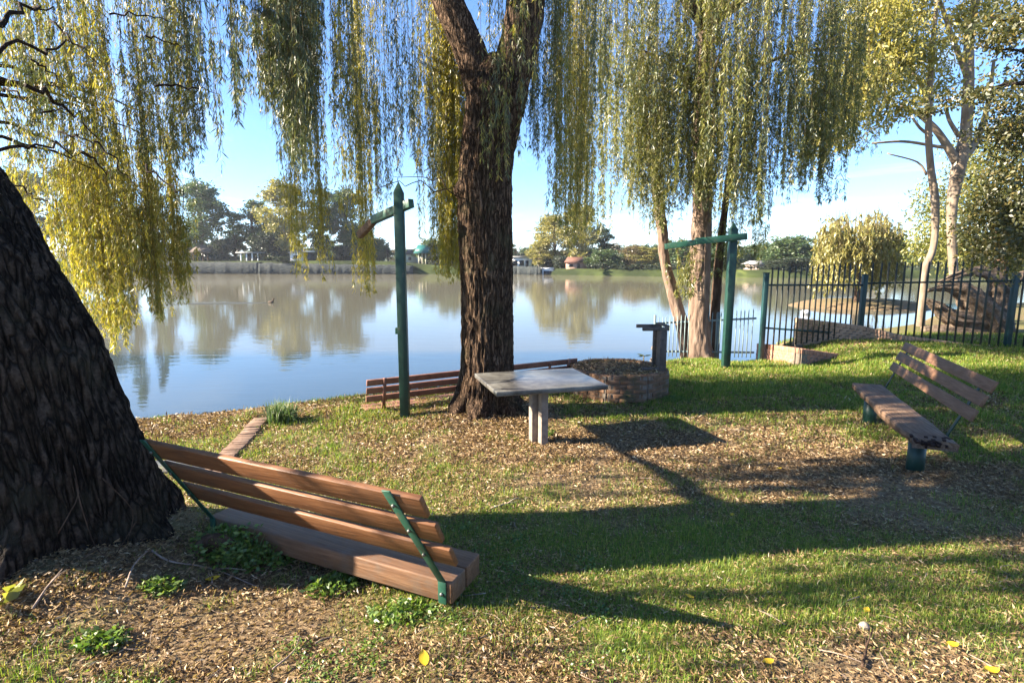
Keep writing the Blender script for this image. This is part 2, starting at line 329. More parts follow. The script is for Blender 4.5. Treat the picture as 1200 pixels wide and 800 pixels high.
cr = nt.nodes.new('ShaderNodeMapRange'); cr.inputs['From Min'].default_value = .55; cr.inputs['From Max'].default_value = .80; cr.inputs['To Max'].default_value = .55; nt.links.new(cn.outputs['Fac'], cr.inputs['Value'])
cm = nt.nodes.new('ShaderNodeMix'); cm.data_type = 'RGBA'; nt.links.new(cr.outputs[0], cm.inputs['Factor']); nt.links.new(sky.outputs[0], cm.inputs['A']); cm.inputs['B'].default_value = (5.2, 5.4, 5.8, 1)
nt.links.new(cm.outputs['Result'], bg.inputs[0]); nt.links.new(bg.outputs[0], wo.inputs[0])
sl = bpy.data.lights.new('sun', 'SUN'); sl.energy = 5.0; sl.angle = math.radians(.5); sl.color = (1, .88, .71)
so = bpy.data.objects.new('sun', sl); COL.objects.link(so)
e = math.radians(SUN_EL); td = Vector((toSun[0] * math.cos(e), toSun[1] * math.cos(e), math.sin(e)))
so.rotation_euler = td.to_track_quat('Z', 'Y').to_euler(); so.location = (-20, -5, 20)
cam = bpy.data.cameras.new('camera'); co = bpy.data.objects.new('camera', cam); COL.objects.link(co)
cam.sensor_fit = 'HORIZONTAL'; cam.sensor_width = 36; cam.lens = FPX / 1200 * 36; cam.clip_end = 4000; cam.clip_start = .05
co.location = (0, 0, CAMZ); co.rotation_euler = (math.pi / 2 - PITCH, 0, 0); scene.camera = co
scene.view_settings.view_transform = 'Standard'; scene.view_settings.look = 'None'
scene.view_settings.exposure = 2.52; scene.view_settings.gamma = 1

# ------------------------------------------------------------------ ground
def greenness(x, y):
    n = fbm(x * .9, y * .9, 5.0, 4); n2 = fbm(x * 4, y * 4, 6.0, 3)
    g = .40 + 1.5 * (n - .5) + 1.1 * (n2 - .5)
    def blob(cx, cy, sx, sy, a): return a * np.exp(-((x - cx) / sx) ** 2 - ((y - cy) / sy) ** 2)
    g = g + blob(1.2, 3.5, 2.0, .85, 1.1) + blob(3.4, 3.2, 1.6, .6, .6) + blob(6.5, 11, 5, 2.6, .7) + blob(-4, 6.8, 1.6, .8, .2)
    g = g - blob(-1.6, 2.4, 1.6, .7, .45) - blob(1.75, 2.45, .8, .33, .9) - blob(3.7, 5.7, 1.4, .4, .35) - blob(.2, 6.4, 3.6, 1.7, .42)
    g = g - blob(4.3, 4.3, 1.8, .8, .4) - blob(.2, 8.0, .9, .5, .3)
    return np.clip(g, 0, 1)
def coords(lo, f0, f1, hi, fine, grow):
    a = list(np.arange(f0, f1 + 1e-6, fine)); s = fine; v = f1
    while v < hi: s = min(s * grow, 40); v += s; a.append(v)
    s = fine; v = f0; b = []
    while v > lo: s = min(s * grow, 40); v -= s; b.append(v)
    return A(b[::-1] + a)
xs = coords(-1400, -13, 14, 1400, .09, 1.07); ys = coords(-25, 1.2, 17, 2400, .09, 1.06)
ys = np.sort(np.concatenate([ys, np.arange(100, 170, 1.2)]))
X, Yy = np.meshgrid(xs, ys); Zz = H(X, Yy)
nx, ny = len(xs), len(ys)
idx = np.arange(nx * ny).reshape(ny, nx)
Q = np.stack([idx[:-1, :-1], idx[:-1, 1:], idx[1:, 1:], idx[1:, :-1]], -1).reshape(-1, 4)
m, nt, N, Lk = new_mat('ground_earth'); MAT['ground_earth'] = m
out = N.new('ShaderNodeOutputMaterial'); b = N.new('ShaderNodeBsdfPrincipled'); tc = N.new('ShaderNodeTexCoord')
at = N.new('ShaderNodeAttribute'); at.attribute_name = 'grass_cover'
def noise(sc, det=6, ro=.65):
    n = N.new('ShaderNodeTexNoise'); n.inputs['Scale'].default_value = sc; n.inputs['Detail'].default_value = det; n.inputs['Roughness'].default_value = ro
    Lk.new(tc.outputs['Object'], n.inputs['Vector']); return n
n1 = noise(22); n2 = noise(55, 4)
soil = ramp(N, [(.25, (.07, .048, .029)), (.45, (.15, .105, .06)), (.62, (.25, .18, .105)), (.8, (.38, .29, .175))]); Lk.new(n1.outputs['Fac'], soil.inputs[0])
grs = ramp(N, [(.3, (.05, .07, .014)), (.5, (.11, .145, .03)), (.7, (.22, .21, .06))]); Lk.new(n2.outputs['Fac'], grs.inputs[0])
at2 = N.new('ShaderNodeAttribute'); at2.attribute_name = 'rough_pasture'
mf = N.new('ShaderNodeMix'); mf.data_type = 'RGBA'; n5 = noise(.12, 3); pas = ramp(N, [(.4, (.022, .030, .012)), (.62, (.05, .065, .02)), (.7, (.11, .13, .035))]); Lk.new(n5.outputs['Fac'], pas.inputs[0])
mx = N.new('ShaderNodeMix'); mx.data_type = 'RGBA'; Lk.new(at.outputs['Fac'], mx.inputs['Factor']); Lk.new(soil.outputs[0], mx.inputs['A']); Lk.new(grs.outputs[0], mx.inputs['B'])
Lk.new(at2.outputs['Fac'], mf.inputs['Factor']); Lk.new(mx.outputs['Result'], mf.inputs['A']); Lk.new(pas.outputs[0], mf.inputs['B']); Lk.new(mf.outputs['Result'], b.inputs['Base Color']); b.inputs['Roughness'].default_value = .95; b.inputs['Specular IOR Level'].default_value = .1
bp = N.new('ShaderNodeBump'); bp.inputs['Strength'].default_value = .7; bp.inputs['Distance'].default_value = .03
Lk.new(n1.outputs['Fac'], bp.inputs['Height']); Lk.new(bp.outputs[0], b.inputs['Normal']); Lk.new(b.outputs[0], out.inputs[0])
mb = MB(); mb.add(np.stack([X, Yy, Zz], -1), Q)
go = kind(mb.build('ground', 'ground_earth', smooth=True), 'structure')
gc = greenness(X, Yy); gc = np.where(Yy > 60, .9, gc) * .8
gc = gc * sst(-.75, -.25, Zz)
att = go.data.attributes.new('grass_cover', 'FLOAT', 'POINT'); att.data.foreach_set('value', gc.ravel().astype(np.float32))

att = go.data.attributes.new('rough_pasture', 'FLOAT', 'POINT'); att.data.foreach_set('value', np.where(Yy > 70, 1., 0.).ravel().astype(np.float32))
# ------------------------------------------------------------------ water
m, nt, N, Lk = new_mat('river_water'); MAT['river_water'] = m
out = N.new('ShaderNodeOutputMaterial'); b = N.new('ShaderNodeBsdfPrincipled'); tc = N.new('ShaderNodeTexCoord')
b.inputs['Base Color'].default_value = (.040, .056, .058, 1); b.inputs['Roughness'].default_value = .035; b.inputs['IOR'].default_value = 1.333
mp = N.new('ShaderNodeMapping'); mp.inputs['Scale'].default_value = (.5, 1.6, 1); Lk.new(tc.outputs['Object'], mp.inputs[0])
n = N.new('ShaderNodeTexNoise'); n.inputs['Scale'].default_value = 1.6; n.inputs['Detail'].default_value = 4; Lk.new(mp.outputs[0], n.inputs['Vector'])
bp = N.new('ShaderNodeBump'); bp.inputs['Strength'].default_value = .12; bp.inputs['Distance'].default_value = .04
Lk.new(n.outputs['Fac'], bp.inputs['Height']); Lk.new(bp.outputs[0], b.inputs['Normal'])
# tan diffuse layer mixed into the open water, its edge running along the river
df = N.new('ShaderNodeBsdfDiffuse'); df.inputs[0].default_value = (.32, .26, .15, 1)
sx = N.new('ShaderNodeSeparateXYZ'); Lk.new(tc.outputs['Object'], sx.inputs[0])
mp2 = N.new('ShaderNodeMapping'); mp2.inputs['Scale'].default_value = (.05, .6, 1); Lk.new(tc.outputs['Object'], mp2.inputs[0])
n3 = N.new('ShaderNodeTexNoise'); n3.inputs['Scale'].default_value = 1.0; n3.inputs['Detail'].default_value = 3; Lk.new(mp2.outputs[0], n3.inputs['Vector'])
ma = N.new('ShaderNodeMath'); ma.operation = 'MULTIPLY_ADD'; ma.inputs[1].default_value = 2.0; Lk.new(n3.outputs['Fac'], ma.inputs[0]); Lk.new(sx.outputs['Y'], ma.inputs[2])
mr = N.new('ShaderNodeMapRange'); mr.inputs['From Min'].default_value = 19.4; mr.inputs['From Max'].default_value = 20.6; mr.inputs['To Min'].default_value = .004; mr.inputs['To Max'].default_value = .13
Lk.new(ma.outputs[0], mr.inputs['Value'])
ms = N.new('ShaderNodeMixShader'); Lk.new(mr.outputs[0], ms.inputs[0]); Lk.new(b.outputs[0], ms.inputs[1]); Lk.new(df.outputs[0], ms.inputs[2])
Lk.new(ms.outputs[0], out.inputs[0])
mb = MB(); mb.add([(-1300, -20, WATER), (1300, -20, WATER), (1300, 260, WATER), (-1300, 260, WATER)], [(0, 1, 2, 3)])
kind(mb.build('river_water', 'river_water'), 'structure')

# ------------------------------------------------------------------ trunks and foliage helpers
def bark_disp(amp, lump, flare=0, fh=.3, lobes=5, zb=0., freq=22, seed=0.):
    def f(rr, th, P):
        z = P[:, 2:3]; r0 = rr[:, :1]
        k = np.maximum(1.0, np.round(r0 * freq)); cx = np.cos(th) * (r0 * freq) ; cy = np.sin(th) * (r0 * freq)
        wv = fbm(cx * .3 + 9 + seed, cy * .3, z * 1.2, 2)
        n = vnoise(cx + wv * 2.5 + seed, cy + wv * 2.5, z * 3.2)
        rid = 1 - np.abs(2 * n - 1) * 1.7
        n2 = vnoise(cx * 2.1 + seed, cy * 2.1, z * 9)
        o = rr + amp * (rid - .4) + amp * .5 * (n2 - .5) + lump * r0 * (fbm(np.cos(th) * 1.3 + seed, np.sin(th) * 1.3, z * 1.1, 3) - .5)
        if flare:
            h = np.maximum(0, z - zb)
            o = o + flare * np.exp(-h / fh) * (.55 + .45 * np.cos(lobes * th + seed) + .5 * (vnoise(np.cos(th) * 2.5, np.sin(th) * 2.5, seed + 3) - .5))
        return o
    return f
def trunk_mesh(mb, pts, step=.035, n=80, **kw):           # pts rows: x y z r
    S = smoothpath(pts, step); mb.tube(S[:, :3], S[:, 3], n, 0, bark_disp(**kw)); return mb
def strands(mb, tops, lens, rng, leaf=.10, wid=.013, gap=.028, sway=.22, spread=.5, start=.05, twig=.0035, lm=0, tm=1, fork=True):
    for T, L in zip(tops, lens):
        m = max(4, int(L / .35)); t = np.linspace(0, 1, m)
        a = rng.uniform(0, 6.28); dx = rng.normal(0, sway * .35) * L * .25; dy = rng.normal(0, sway * .35) * L * .25
        ph = rng.uniform(0, 6.28); fr = rng.uniform(2, 5)
        cx = T[0] + dx * t ** .7 + .05 * sway * np.sin(fr * t * 2 + ph); cy = T[1] + dy * t ** .7 + .05 * sway * np.cos(fr * t * 2 + ph); cz = T[2] - L * t
        P = np.stack([cx, cy, cz], 1); mb.tube(P, np.linspace(twig, twig * .4, m), 3, tm)
        k = int(L * (1 - start) / gap)
        if k < 1: continue
        nc = max(3, int(k / 9)); tt = np.clip(start + (1 - start) * (rng.random(nc)[rng.integers(0, nc, k)] ** .8 + rng.normal(0, .035, k)), start, 1)
        p = np.stack([np.interp(tt, t, P[:, i]) for i in range(3)], 1)
        aa = rng.uniform(0, 6.28, k); s = np.abs(rng.normal(0, spread, k)) + .12
        D = np.stack([np.cos(aa) * s, np.sin(aa) * s, -np.ones(k)], 1)
        p = p + rng.normal(0, .012, (k, 3))
        LL = leaf * rng.uniform(.45, 1.3, k)
        mb.leaves(p, D, LL, wid * rng.uniform(.6, 1.4, k), (lm[rng.integers(0, len(lm))] if isinstance(lm, tuple) else lm), rng, .08)
        if fork and L > 1.0:
            for _ in range(rng.integers(0, 3)):
                f = rng.uniform(.15, .7); q0 = A([np.interp(f, t, P[:, i]) for i in range(3)]); l2 = min(L * (1 - f) * rng.uniform(.5, 1.05), 1.6)
                a2 = rng.uniform(0, 6.28); o2 = A([math.cos(a2), math.sin(a2), 0]) * rng.uniform(.08, .28)
                strands(mb, [q0 + o2], [l2], rng, leaf, wid, gap, sway, spread, .0, twig * .7, lm, tm, fork=False)
                mb.tube([q0, q0 + o2 * .5 + A([0, 0, .02]), q0 + o2], [twig * .7] * 3, 3, tm)
def cluster(mb, spec, rng, leaf=.10, wid=.013, gap=.028, lm=0, **kw):
    # spec: px, y top, y bottom, distance, half width px, depth spread, strands
    px, yt, yb, d, hw, ds, n = spec
    tops = []; lens = []
    for _ in range(n):
        g = np.clip(rng.normal(), -2, 2) * .55; x = px + g * hw
        dd = d + np.clip(rng.normal(), -2, 2) * ds * .5
        T = PY(x, yt, dd)
        B = PY(x, yb - (yb - max(yt, 0)) * (abs(g) * .20 + abs(rng.normal(0, .16))) * (.4 if hw < 20 else 1), dd)
        T[2] += rng.uniform(-.2, .3)
        tops.append(T); lens.append(max(.25, T[2] - B[2]))
    strands(mb, tops, lens, rng, leaf, wid, gap, lm=lm, **kw)
    return PY(px, yt, d)
def limb(mb, p0, p1, r0, r1, sag=.3, n=9, mat=0, wob=.08, rng=RNG):
    p0 = A(p0, float); p1 = A(p1, float); t = np.linspace(0, 1, 10)[:, None]; L = np.linalg.norm(p1 - p0)
    P = p0 + (p1 - p0) * t; P[:, 2] += sag * L * np.sin(t[:, 0] * math.pi)
    P[1:-1] += rng.normal(0, wob * L * .12, (8, 3))
    mb.tube(smoothpath(P, .2), np.linspace(r0, r1, len(smoothpath(P, .2))), n, mat); return mb
class Branches:
    # every limb becomes a part of its own under the tree
    def __init__(s, root, mat): s.root = root; s.mat = mat
    def tube(s, P, R, n=8, mat=0, disp=None):
        m = MB(); m.tube(P, R, n, 0, disp); m.build('branch', s.mat, s.root, smooth=True); return s
def blobs(mb, specs, rng, leaf, wid, lm=0, hang=.3, hollow=.5):
    # specs: centre xyz, radii xyz, count  -> leaves gathered in sprays through the volume
    for c, r, n in specs:
        k = max(4, n // 28); u = rng.normal(size=(k, 3)); u /= np.linalg.norm(u, axis=1)[:, None]
        rad = (hollow + (1 - hollow) * rng.random(k) ** .6)[:, None]
        ctr = A(c) + u * rad * A(r)
        w_ = rng.integers(0, k, n); sp = rng.normal(0, 1, (n, 3)) * A(r) * .17
        p = ctr[w_] + sp
        D = rng.normal(size=(n, 3)); D[:, 2] -= hang * 2
        mb.leaves(p, D, leaf * rng.uniform(.6, 1.3, n), wid * rng.uniform(.7, 1.3, n), lm, rng)
# ------------------------------------------------------------------ willow leaning out of the frame at left
LW = thing('willow_tree', 'huge leaning willow with dark furrowed trunk in the left foreground', 'tree', onG(-3.15, 3.6))
lt = [(-3.17, 3.62, -.2, .61), (-3.21, 3.62, .3, .59), (-3.27, 3.6, .8, .585), (-3.44, 3.6, 1.5, .56), (-3.70, 3.6, 2.1, .54), (-4.0, 3.62, 2.75, .52), (-4.55, 3.7, 3.9, .47), (-5.1, 3.9, 5.2, .38), (-5.4, 4.3, 6.8, .27)]
mb = MB(); trunk_mesh(mb, lt, .02, 220, amp=.045, lump=.26, flare=.24, fh=.24, lobes=5, zb=.25, freq=30, seed=1.)
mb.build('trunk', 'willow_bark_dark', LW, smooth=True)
def add_roots(root, cx, cy, r0, angs, rr, L, mat):
    for k, a in enumerate(angs):
        t = np.linspace(0, 1, 7); d = A([math.cos(a), math.sin(a)]); sd = A([-d[1], d[0]]) * .10 * math.sin(k * 2.3 + 1)
        xy = A([cx, cy]) + d * (r0 * .55 + L * t[:, None]) + sd * np.sin(t[:, None] * 3.0)
        z = H(xy[:, 0], xy[:, 1]) + rr * (1.1 - 2.0 * t) + .16 * (1 - t) ** 3
        S = smoothpath(np.column_stack([xy, z, rr * (1.25 - .95 * t)]), .03); mb = MB(); mb.tube(S[:, :3], S[:, 3], 28, 0, bark_disp(.018, .35, freq=40, seed=k * 1.7)); mb.build('root', mat, root, smooth=True)
add_roots(LW, -3.15, 3.62, .72, (-2.5, -1.9, -1.25), .12, .55, 'willow_bark_dark')
cl = MB(); lb = Branches(LW, 'bark_dark'); rg = np.random.default_rng(11)
specL = [(5, -70, 210, 7.0, 40, 1.6, 34, (0, 3)), (55, -70, 190, 7.0, 26, 1.4, 32, (0, 0, 1, 3)), (100, -70, 225, 7.2, 20, 1.2, 32, (0, 0, 1, 3)), (150, -70, 200, 7.4, 18, 1.0, 32, (0, 3)), (190, -70, 205, 7.4, 12, .8, 26, (0, 3)), (212, -70, 190, 7.4, 9, .8, 16, (3, 3)),
         (20, 150, 345, 7.6, 50, 1.2, 34, (0, 1)), (76, 140, 402, 7.4, 22, .9, 52, (0, 1)), (108, 130, 416, 7.3, 14, .7, 40, (0, 1)), (142, 150, 340, 7.8, 16, .9, 34, (0, 1)), (170, 165, 380, 7.8, 10, .6, 34, (0, 1)), (194, 150, 352, 8.1, 9, .5, 30, (0, 1)),
         (128, 215, 402, 7.6, 10, .4, 16, (0, 1)), (100, 200, 330, 8.6, 70, .6, 44, (0, 3)), (-110, -80, 300, 7.2, 80, 2.2, 30, (0, 3))]  # last entry: unseen cluster outside the view, added for its shadows
for i, s in enumerate(specL):
    kd = 1.24 if s[1] > 100 else (1.15 if s[0] > 0 else 1.0); s = (s[0], s[1], s[2], s[3] * kd, s[4], s[5], s[6], s[7])
    top = cluster(cl, s[:7], rg, leaf=.092 * kd ** .8, wid=.0110 * kd, gap=.019 * kd ** .7, lm=s[7], tm=2)
    if s[1] < 0: limb(lb, A([-5.0, 3.9, 4.9]) + rg.normal(0, .15, 3), top, .10, .015, .18, rng=rg)
    else: limb(lb, PY(-40, s[1] - 60, 7.4), top + A([0, 0, .1]), .030, .008, .06, 7, rng=rg)
for a, bq in ((PY(2, 30, 5.4), PY(62, 8, 6.2)), (PY(-30, 90, 5.4), PY(105, 60, 7.4)), (PY(-30, 190, 5.8), PY(96, 178, 7.6)), (PY(96, 178, 7.6), PY(125, 205, 8.1)), (PY(30, 100, 6.2), PY(118, 165, 7.6))):
    limb(lb, a, bq, .024, .006, .08, rng=rg, wob=.22)
limb(lb, (-4.5, 3.7, 3.8), PY(2, 30, 5.4), .12, .025, .05, rng=rg); limb(lb, (-4.0, 3.65, 2.8), PY(-30, 190, 5.8), .10, .025, .05, rng=rg)
for _ in range(12):
    x0 = rg.uniform(-10, 190); y0 = rg.uniform(10, 220); d0 = rg.uniform(6, 7.8)
    limb(lb, PY(x0, y0, d0), PY(x0 + rg.uniform(20, 75), y0 + rg.uniform(-10, 55), d0 + rg.uniform(-.4, .4)), .014, .004, .05, 5, wob=.25, rng=rg)
tops = []; lens = []
for cx, cy in ((-4.2, 2.6), (-4.6, 3.9), (-5.6, 4.8), (-6.2, 3.2), (-7.4, 4.4), (-7.0, 2.2)):  # unseen crown clumps, added to cast shade over the right lawn
    for _ in range(50):
        x = cx + rg.normal(0, .42); y = cy + rg.normal(0, .30); z = rg.uniform(6.4, 7.8); L = rg.uniform(1.2, 3.4)
        if x > -600 / FPX * y - .35: continue
        tops.append((x, y, z)); lens.append(min(L, z - 3.6))
strands(cl, tops, lens, rg, .13, .026, .035, lm=3, tm=2)
for k in range(9): limb(lb, A([-5.1, 3.9, 5.2]), A([rg.uniform(-8, -3.5), rg.uniform(1.8, 5), 7.2]), .11, .02, .1, rng=rg)
cl.build('crown', ['willow_leaf', 'willow_yellow', 'twig', 'willow_shaded'], LW)

# ------------------------------------------------------------------ willow in the centre
def at8(px, py, wpx, d=8.0):
    p = PY(px, py, d); return (p[0], p[1], p[2], wpx / 2 * d / FPX)
cb = PY(569, 486, 8.0)
CW = thing('willow_tree', 'forked willow with rough brown trunk standing upright by the concrete table', 'tree', onG(cb[0], cb[1]))
mb = MB()
tr = [at8(569, 505, 66), at8(569, 480, 64), at8(570, 440, 61), at8(571, 400, 59), at8(571, 340, 58), at8(569, 290, 59), at8(568, 230, 60), at8(570, 190, 57), at8(577, 140, 60), at8(583, 105, 64), at8(586, 82, 50), at8(588, 66, 26)]
trunk_mesh(mb, tr, .02, 180, amp=.042, lump=.10, flare=.17, fh=.20, lobes=6, zb=float(H(cb[0], cb[1])) + .05, freq=36, seed=4.)
mb.build('trunk', 'willow_bark', CW, smooth=True)
mb = MB(); trunk_mesh(mb, [at8(572, 130, 38), at8(561, 90, 36), at8(545, 45, 34), at8(524, 0, 32), at8(500, -60, 28, 8.2), at8(450, -150, 22, 8.6), at8(400, -240, 14, 9)], .04, 50, amp=.026, lump=.12, freq=20, seed=6.)
mb.build('limb', 'willow_bark', CW, smooth=True)
mb = MB(); trunk_mesh(mb, [at8(592, 130, 42), at8(601, 80, 42), at8(611, 35, 41), at8(616, -10, 40), at8(620, -80, 34, 7.9), at8(660, -170, 26, 8.0), at8(720, -260, 15, 8.4)], .04, 60, amp=.026, lump=.12, freq=20, seed=8.)
mb.build('limb', 'willow_bark', CW, smooth=True)
mb = MB(); trunk_mesh(mb, [at8(556, 226, 26, 7.95), at8(548, 222, 30, 7.9), at8(541, 218, 26, 7.9), at8(537, 214, 12, 7.9)], .02, 36, amp=.03, lump=.5, freq=22, seed=9.)
mb.build('burl', 'willow_bark', CW, smooth=True)
add_roots(CW, cb[0], cb[1], .5, (-2.7, -1.9, -1.2, -.4, .4), .085, .42, 'willow_bark')
cl = MB(); lb = Branches(CW, 'bark_brown'); rg = np.random.default_rng(5)
specC = [(338, -90, 208, 6.6, 22, .8, 74, 3), (322, -90, 150, 6.7, 18, .7, 40, 3), (304, -90, 120, 6.8, 12, .5, 16, 3), (250, -90, 150, 6.0, 30, .8, 10, 3), (238, -90, 208, 6.0, 3, .1, 2, 3), (262, -90, 140, 6.1, 8, .4, 6, 3), (282, -90, 60, 6.4, 16, .6, 8, 3),
         (402, -90, 235, 7.2, 14, 1.0, 15, (0, 1, 3)), (414, -90, 352, 9.3, 10, .4, 30, 1), (438, -90, 245, 9.0, 10, 1.0, 13, (0, 3)), (458, -90, 215, 7.5, 6, .6, 6, 3), (476, -90, 190, 7.6, 7, .8, 7, 3), (388, -90, 150, 7.0, 8, .6, 8, (0, 3)),
         (328, -60, 324, 8.5, 6, .3, 13, 1), (358, -60, 332, 8.5, 8, .3, 18, 1), (519, -90, 336, 8.7, 15, .5, 78, 1), (500, -90, 215, 8.4, 14, .6, 14, (0, 3)), (535, -60, 340, 8.9, 8, .4, 16, 1),
         (580, -70, 215, 7.3, 16, .3, 9, (0, 3)), (600, -70, 150, 7.2, 12, .3, 4, (0, 3)), (630, -70, 190, 8.2, 13, .8, 18, 3), (652, -70, 150, 8.5, 14, .6, 18, (0, 3)),
         (660, -70, 262, 9.0, 11, .6, 34, (0, 1)), (682, -70, 292, 9.5, 12, .6, 44, (0, 1)), (700, -70, 150, 9.3, 20, .8, 18, (0, 3)), (360, -90, 90, 7.4, 20, .6, 14, 3)]
LTIPS = [A(at8(500, -60, 0, 8.2)[:3]), A(at8(450, -150, 0, 8.6)[:3]), A(at8(620, -80, 0, 7.9)[:3]), A(at8(660, -170, 0, 8.0)[:3])]
for s in specC:
    top = cluster(cl, s[:7], rg, leaf=.092, wid=.0108, gap=.019, lm=s[7], tm=2)
    tip = min(LTIPS, key=lambda q: np.linalg.norm(q - top)); limb(lb, tip, top, .05, .012, .12, 7, rng=rg)
for a, bq in ((PY(543, 222, 7.9), PY(425, 225, 7.3)), (PY(545, 226, 7.9), PY(455, 205, 7.6)), (PY(560, 300, 7.6), PY(560, 299, 7.5))):
    limb(lb, a, bq, .010, .003, .04, 5, wob=.3, rng=rg)
cl.build('crown', ['willow_leaf', 'willow_yellow', 'twig', 'willow_shaded'], CW)

# ------------------------------------------------------------------ pale barked tree at the bank, right of centre
def atd(d):
    return lambda px, py, wpx: (lambda p: (p[0], p[1], p[2], wpx / 2 * d / FPX))(PY(px, py, d))
q = atd(13.9); gb = PY(820, 418, 13.9)
GT = thing('gum_tree', 'tall tree with peeling pink brown bark and drooping olive curtain beside the right green post', 'tree', (gb[0], gb[1], -.5))
mb = MB(); trunk_mesh(mb, [q(820, 450, 30), q(820, 415, 26), q(819, 380, 24), q(820, 330, 22), q(822, 270, 22), q(824, 200, 20), q(823, 120, 18), q(826, 40, 15), q(832, -60, 11), q(840, -150, 6)], .05, 60, amp=.03, lump=.15, flare=.12, fh=.4, zb=-.4, freq=18, seed=12.)
mb.build('trunk', 'bark_pink', GT, smooth=True)
q2 = atd(14.1); mb = MB(); trunk_mesh(mb, [q2(808, 430, 17), q2(800, 385, 15), q2(789, 345, 14), q2(779, 305, 11), q2(775, 262, 12), q2(768, 215, 10), q2(757, 150, 8), q2(750, 60, 5)], .05, 40, amp=.02, lump=.15, freq=18, seed=14.)
mb.build('stem', 'bark_pink', GT, smooth=True)
q3 = atd(14.4); mb = MB(); trunk_mesh(mb, [q3(836, 425, 12), q3(838, 370, 11), q3(842, 310, 9), q3(850, 240, 7), q3(862, 150, 5)], .05, 30, amp=.02, lump=.15, freq=18, seed=15.)
mb.build('stem', 'bark_brown', GT, smooth=True)
cl = MB(); lb = Branches(GT, 'bark_brown'); rg = np.random.default_rng(21)
specG = [(704, -70, 275, 11.8, 12, .8, 20, 0), (732, -70, 245, 12.2, 20, 1.3, 38, 0), (768, -70, 268, 12.8, 20, 1.3, 43, 0), (806, -70, 255, 12.4, 19, 1.3, 42, 0), (838, -70, 245, 12.2, 19, 1.3, 43, 0),
         (870, -70, 262, 12.2, 19, 1.5, 50, 0), (905, -70, 262, 12.2, 19, 1.5, 50, 0), (940, -70, 225, 12.4, 19, 1.5, 45, 0), (975, -70, 215, 12.6, 16, 1.2, 36, 0), (990, -70, 243, 12.8, 10, .8, 28, 0), (1016, -70, 180, 13, 16, 1.2, 21, 0),
         (775, 60, 282, 13.0, 15, .4, 34, 0), (824, 40, 238, 13.0, 16, .4, 34, 0), (755, 60, 250, 13.2, 14, .4, 26, 1), (750, 60, 225, 14.5, 60, .6, 30, 1), (850, 60, 230, 14.8, 70, .6, 34, 1), (1010, 60, 200, 15, 40, .8, 26, 1), (885, 180, 310, 13.2, 12, .5, 12, 0), (862, 235, 318, 14.2, 16, .4, 14, 1), (805, 285, 352, 13.5, 10, .2, 14, 1), (845, 300, 330, 14.2, 22, .3, 14, 0)]
for s in specG:
    top = cluster(cl, s[:7], rg, leaf=.115, wid=.0175, gap=.025, lm=((0, 1, 1, 3) if s[7] == 0 else 1), tm=2, spread=.8, sway=.5)
    if s[1] < 100:
        limb(lb, A(q(826, 40, 1)[:3]) if s[1] < 0 else A(q(823, 120, 1)[:3]), top, .07, .015, .10, 7, rng=rg)
    else: limb(lb, A(q3(850, 240, 1)[:3]) if s[0] > 830 else A(q(821, 300, 1)[:3]), top, .02, .01, .08, 5, rng=rg)
cl.build('crown', ['gum_leaf', 'olive_leaf', 'twig', 'willow_shaded'], GT)

# ------------------------------------------------------------------ white trunked gum beyond the fence
q = atd(17.5); p0 = PY(1078, 392, 17.5)
WG = thing('gum_tree', 'slender white barked gum with pale forking limbs behind the palisade fence', 'tree', onG(p0[0], p0[1]))
mb = MB(); rg = np.random.default_rng(31)
trunk_mesh(mb, [q(1077, 410, 11), q(1078, 380, 10), q(1081, 345, 9), q(1084, 315, 8.5), q(1094, 288, 7), q(1096, 240, 8), q(1090, 190, 7), q(1088, 140, 6.5), q(1092, 70, 5.5), q(1098, 0, 4), q(1103, -60, 2.5)], .06, 30, amp=.006, lump=.2, freq=14, seed=22.)
mb.build('trunk', 'bark_white', WG, smooth=True)
mb = MB(); q = atd(18.2)
trunk_mesh(mb, [q(1120, 345, 9), q(1116, 290, 9), q(1116, 240, 10), q(1124, 195, 14), q(1132, 155, 12), q(1135, 100, 10), q(1136, 50, 9), q(1144, -10, 7), q(1150, -80, 4)], .06, 30, amp=.006, lump=.25, freq=14, seed=23.)
for pts in ([(1121, 190, 10), (1108, 168, 8), (1094, 149, 7), (1075, 133, 5), (1056, 124, 3)], [(1126, 190, 9), (1140, 172, 8), (1150, 150, 6), (1158, 120, 5), (1165, 70, 3)],
            [(1112, 172, 6), (1100, 172, 4), (1060, 166, 3), (1022, 168, 2)], [(1134, 90, 7), (1120, 55, 5), (1106, 15, 4), (1095, -20, 2)], [(1135, 60, 6), (1142, 20, 5), (1146, -30, 3)],
            [(1089, 145, 5), (1083, 108, 4), (1070, 84, 3), (1056, 60, 2)], [(1092, 160, 4), (1078, 150, 3), (1064, 130, 2)], [(1124, 160, 5), (1112, 140, 4), (1108, 120, 3)], [(1086, 205, 3), (1075, 190, 2), (1040, 180, 1.5)]):
    mb.tube(smoothpath([q(*t) for t in pts], .15)[:, :3], smoothpath([q(*t) for t in pts], .15)[:, 3], 8)
mb.build('limbs', 'bark_white', WG, smooth=True)
cl = MB(); S = 17.5 / FPX
for px, py, rx, ry, n, d in ((985, 115, 34, 46, 1900, 16.5), (1020, 80, 40, 50, 2600, 17), (1062, 60, 40, 40, 2200, 17.5), (1015, 25, 40, 30, 1500, 17), (1060, 5, 45, 25, 1500, 18), (1092, 95, 20, 30, 500, 18.3), (1125, 30, 30, 25, 700, 18.5), (1160, 10, 30, 30, 800, 19), (965, 160, 26, 24, 700, 16.5), (1040, 130, 24, 18, 500, 17), (1100, -50, 90, 40, 2500, 18)):
    blobs(cl, [(PY(px, py, d), (rx * S, 1.1, ry * S), int(n * 1.7))], rg, .17, .05, 0, .5, .15)
cl.build('crown', 'white_gum_leaf', WG)

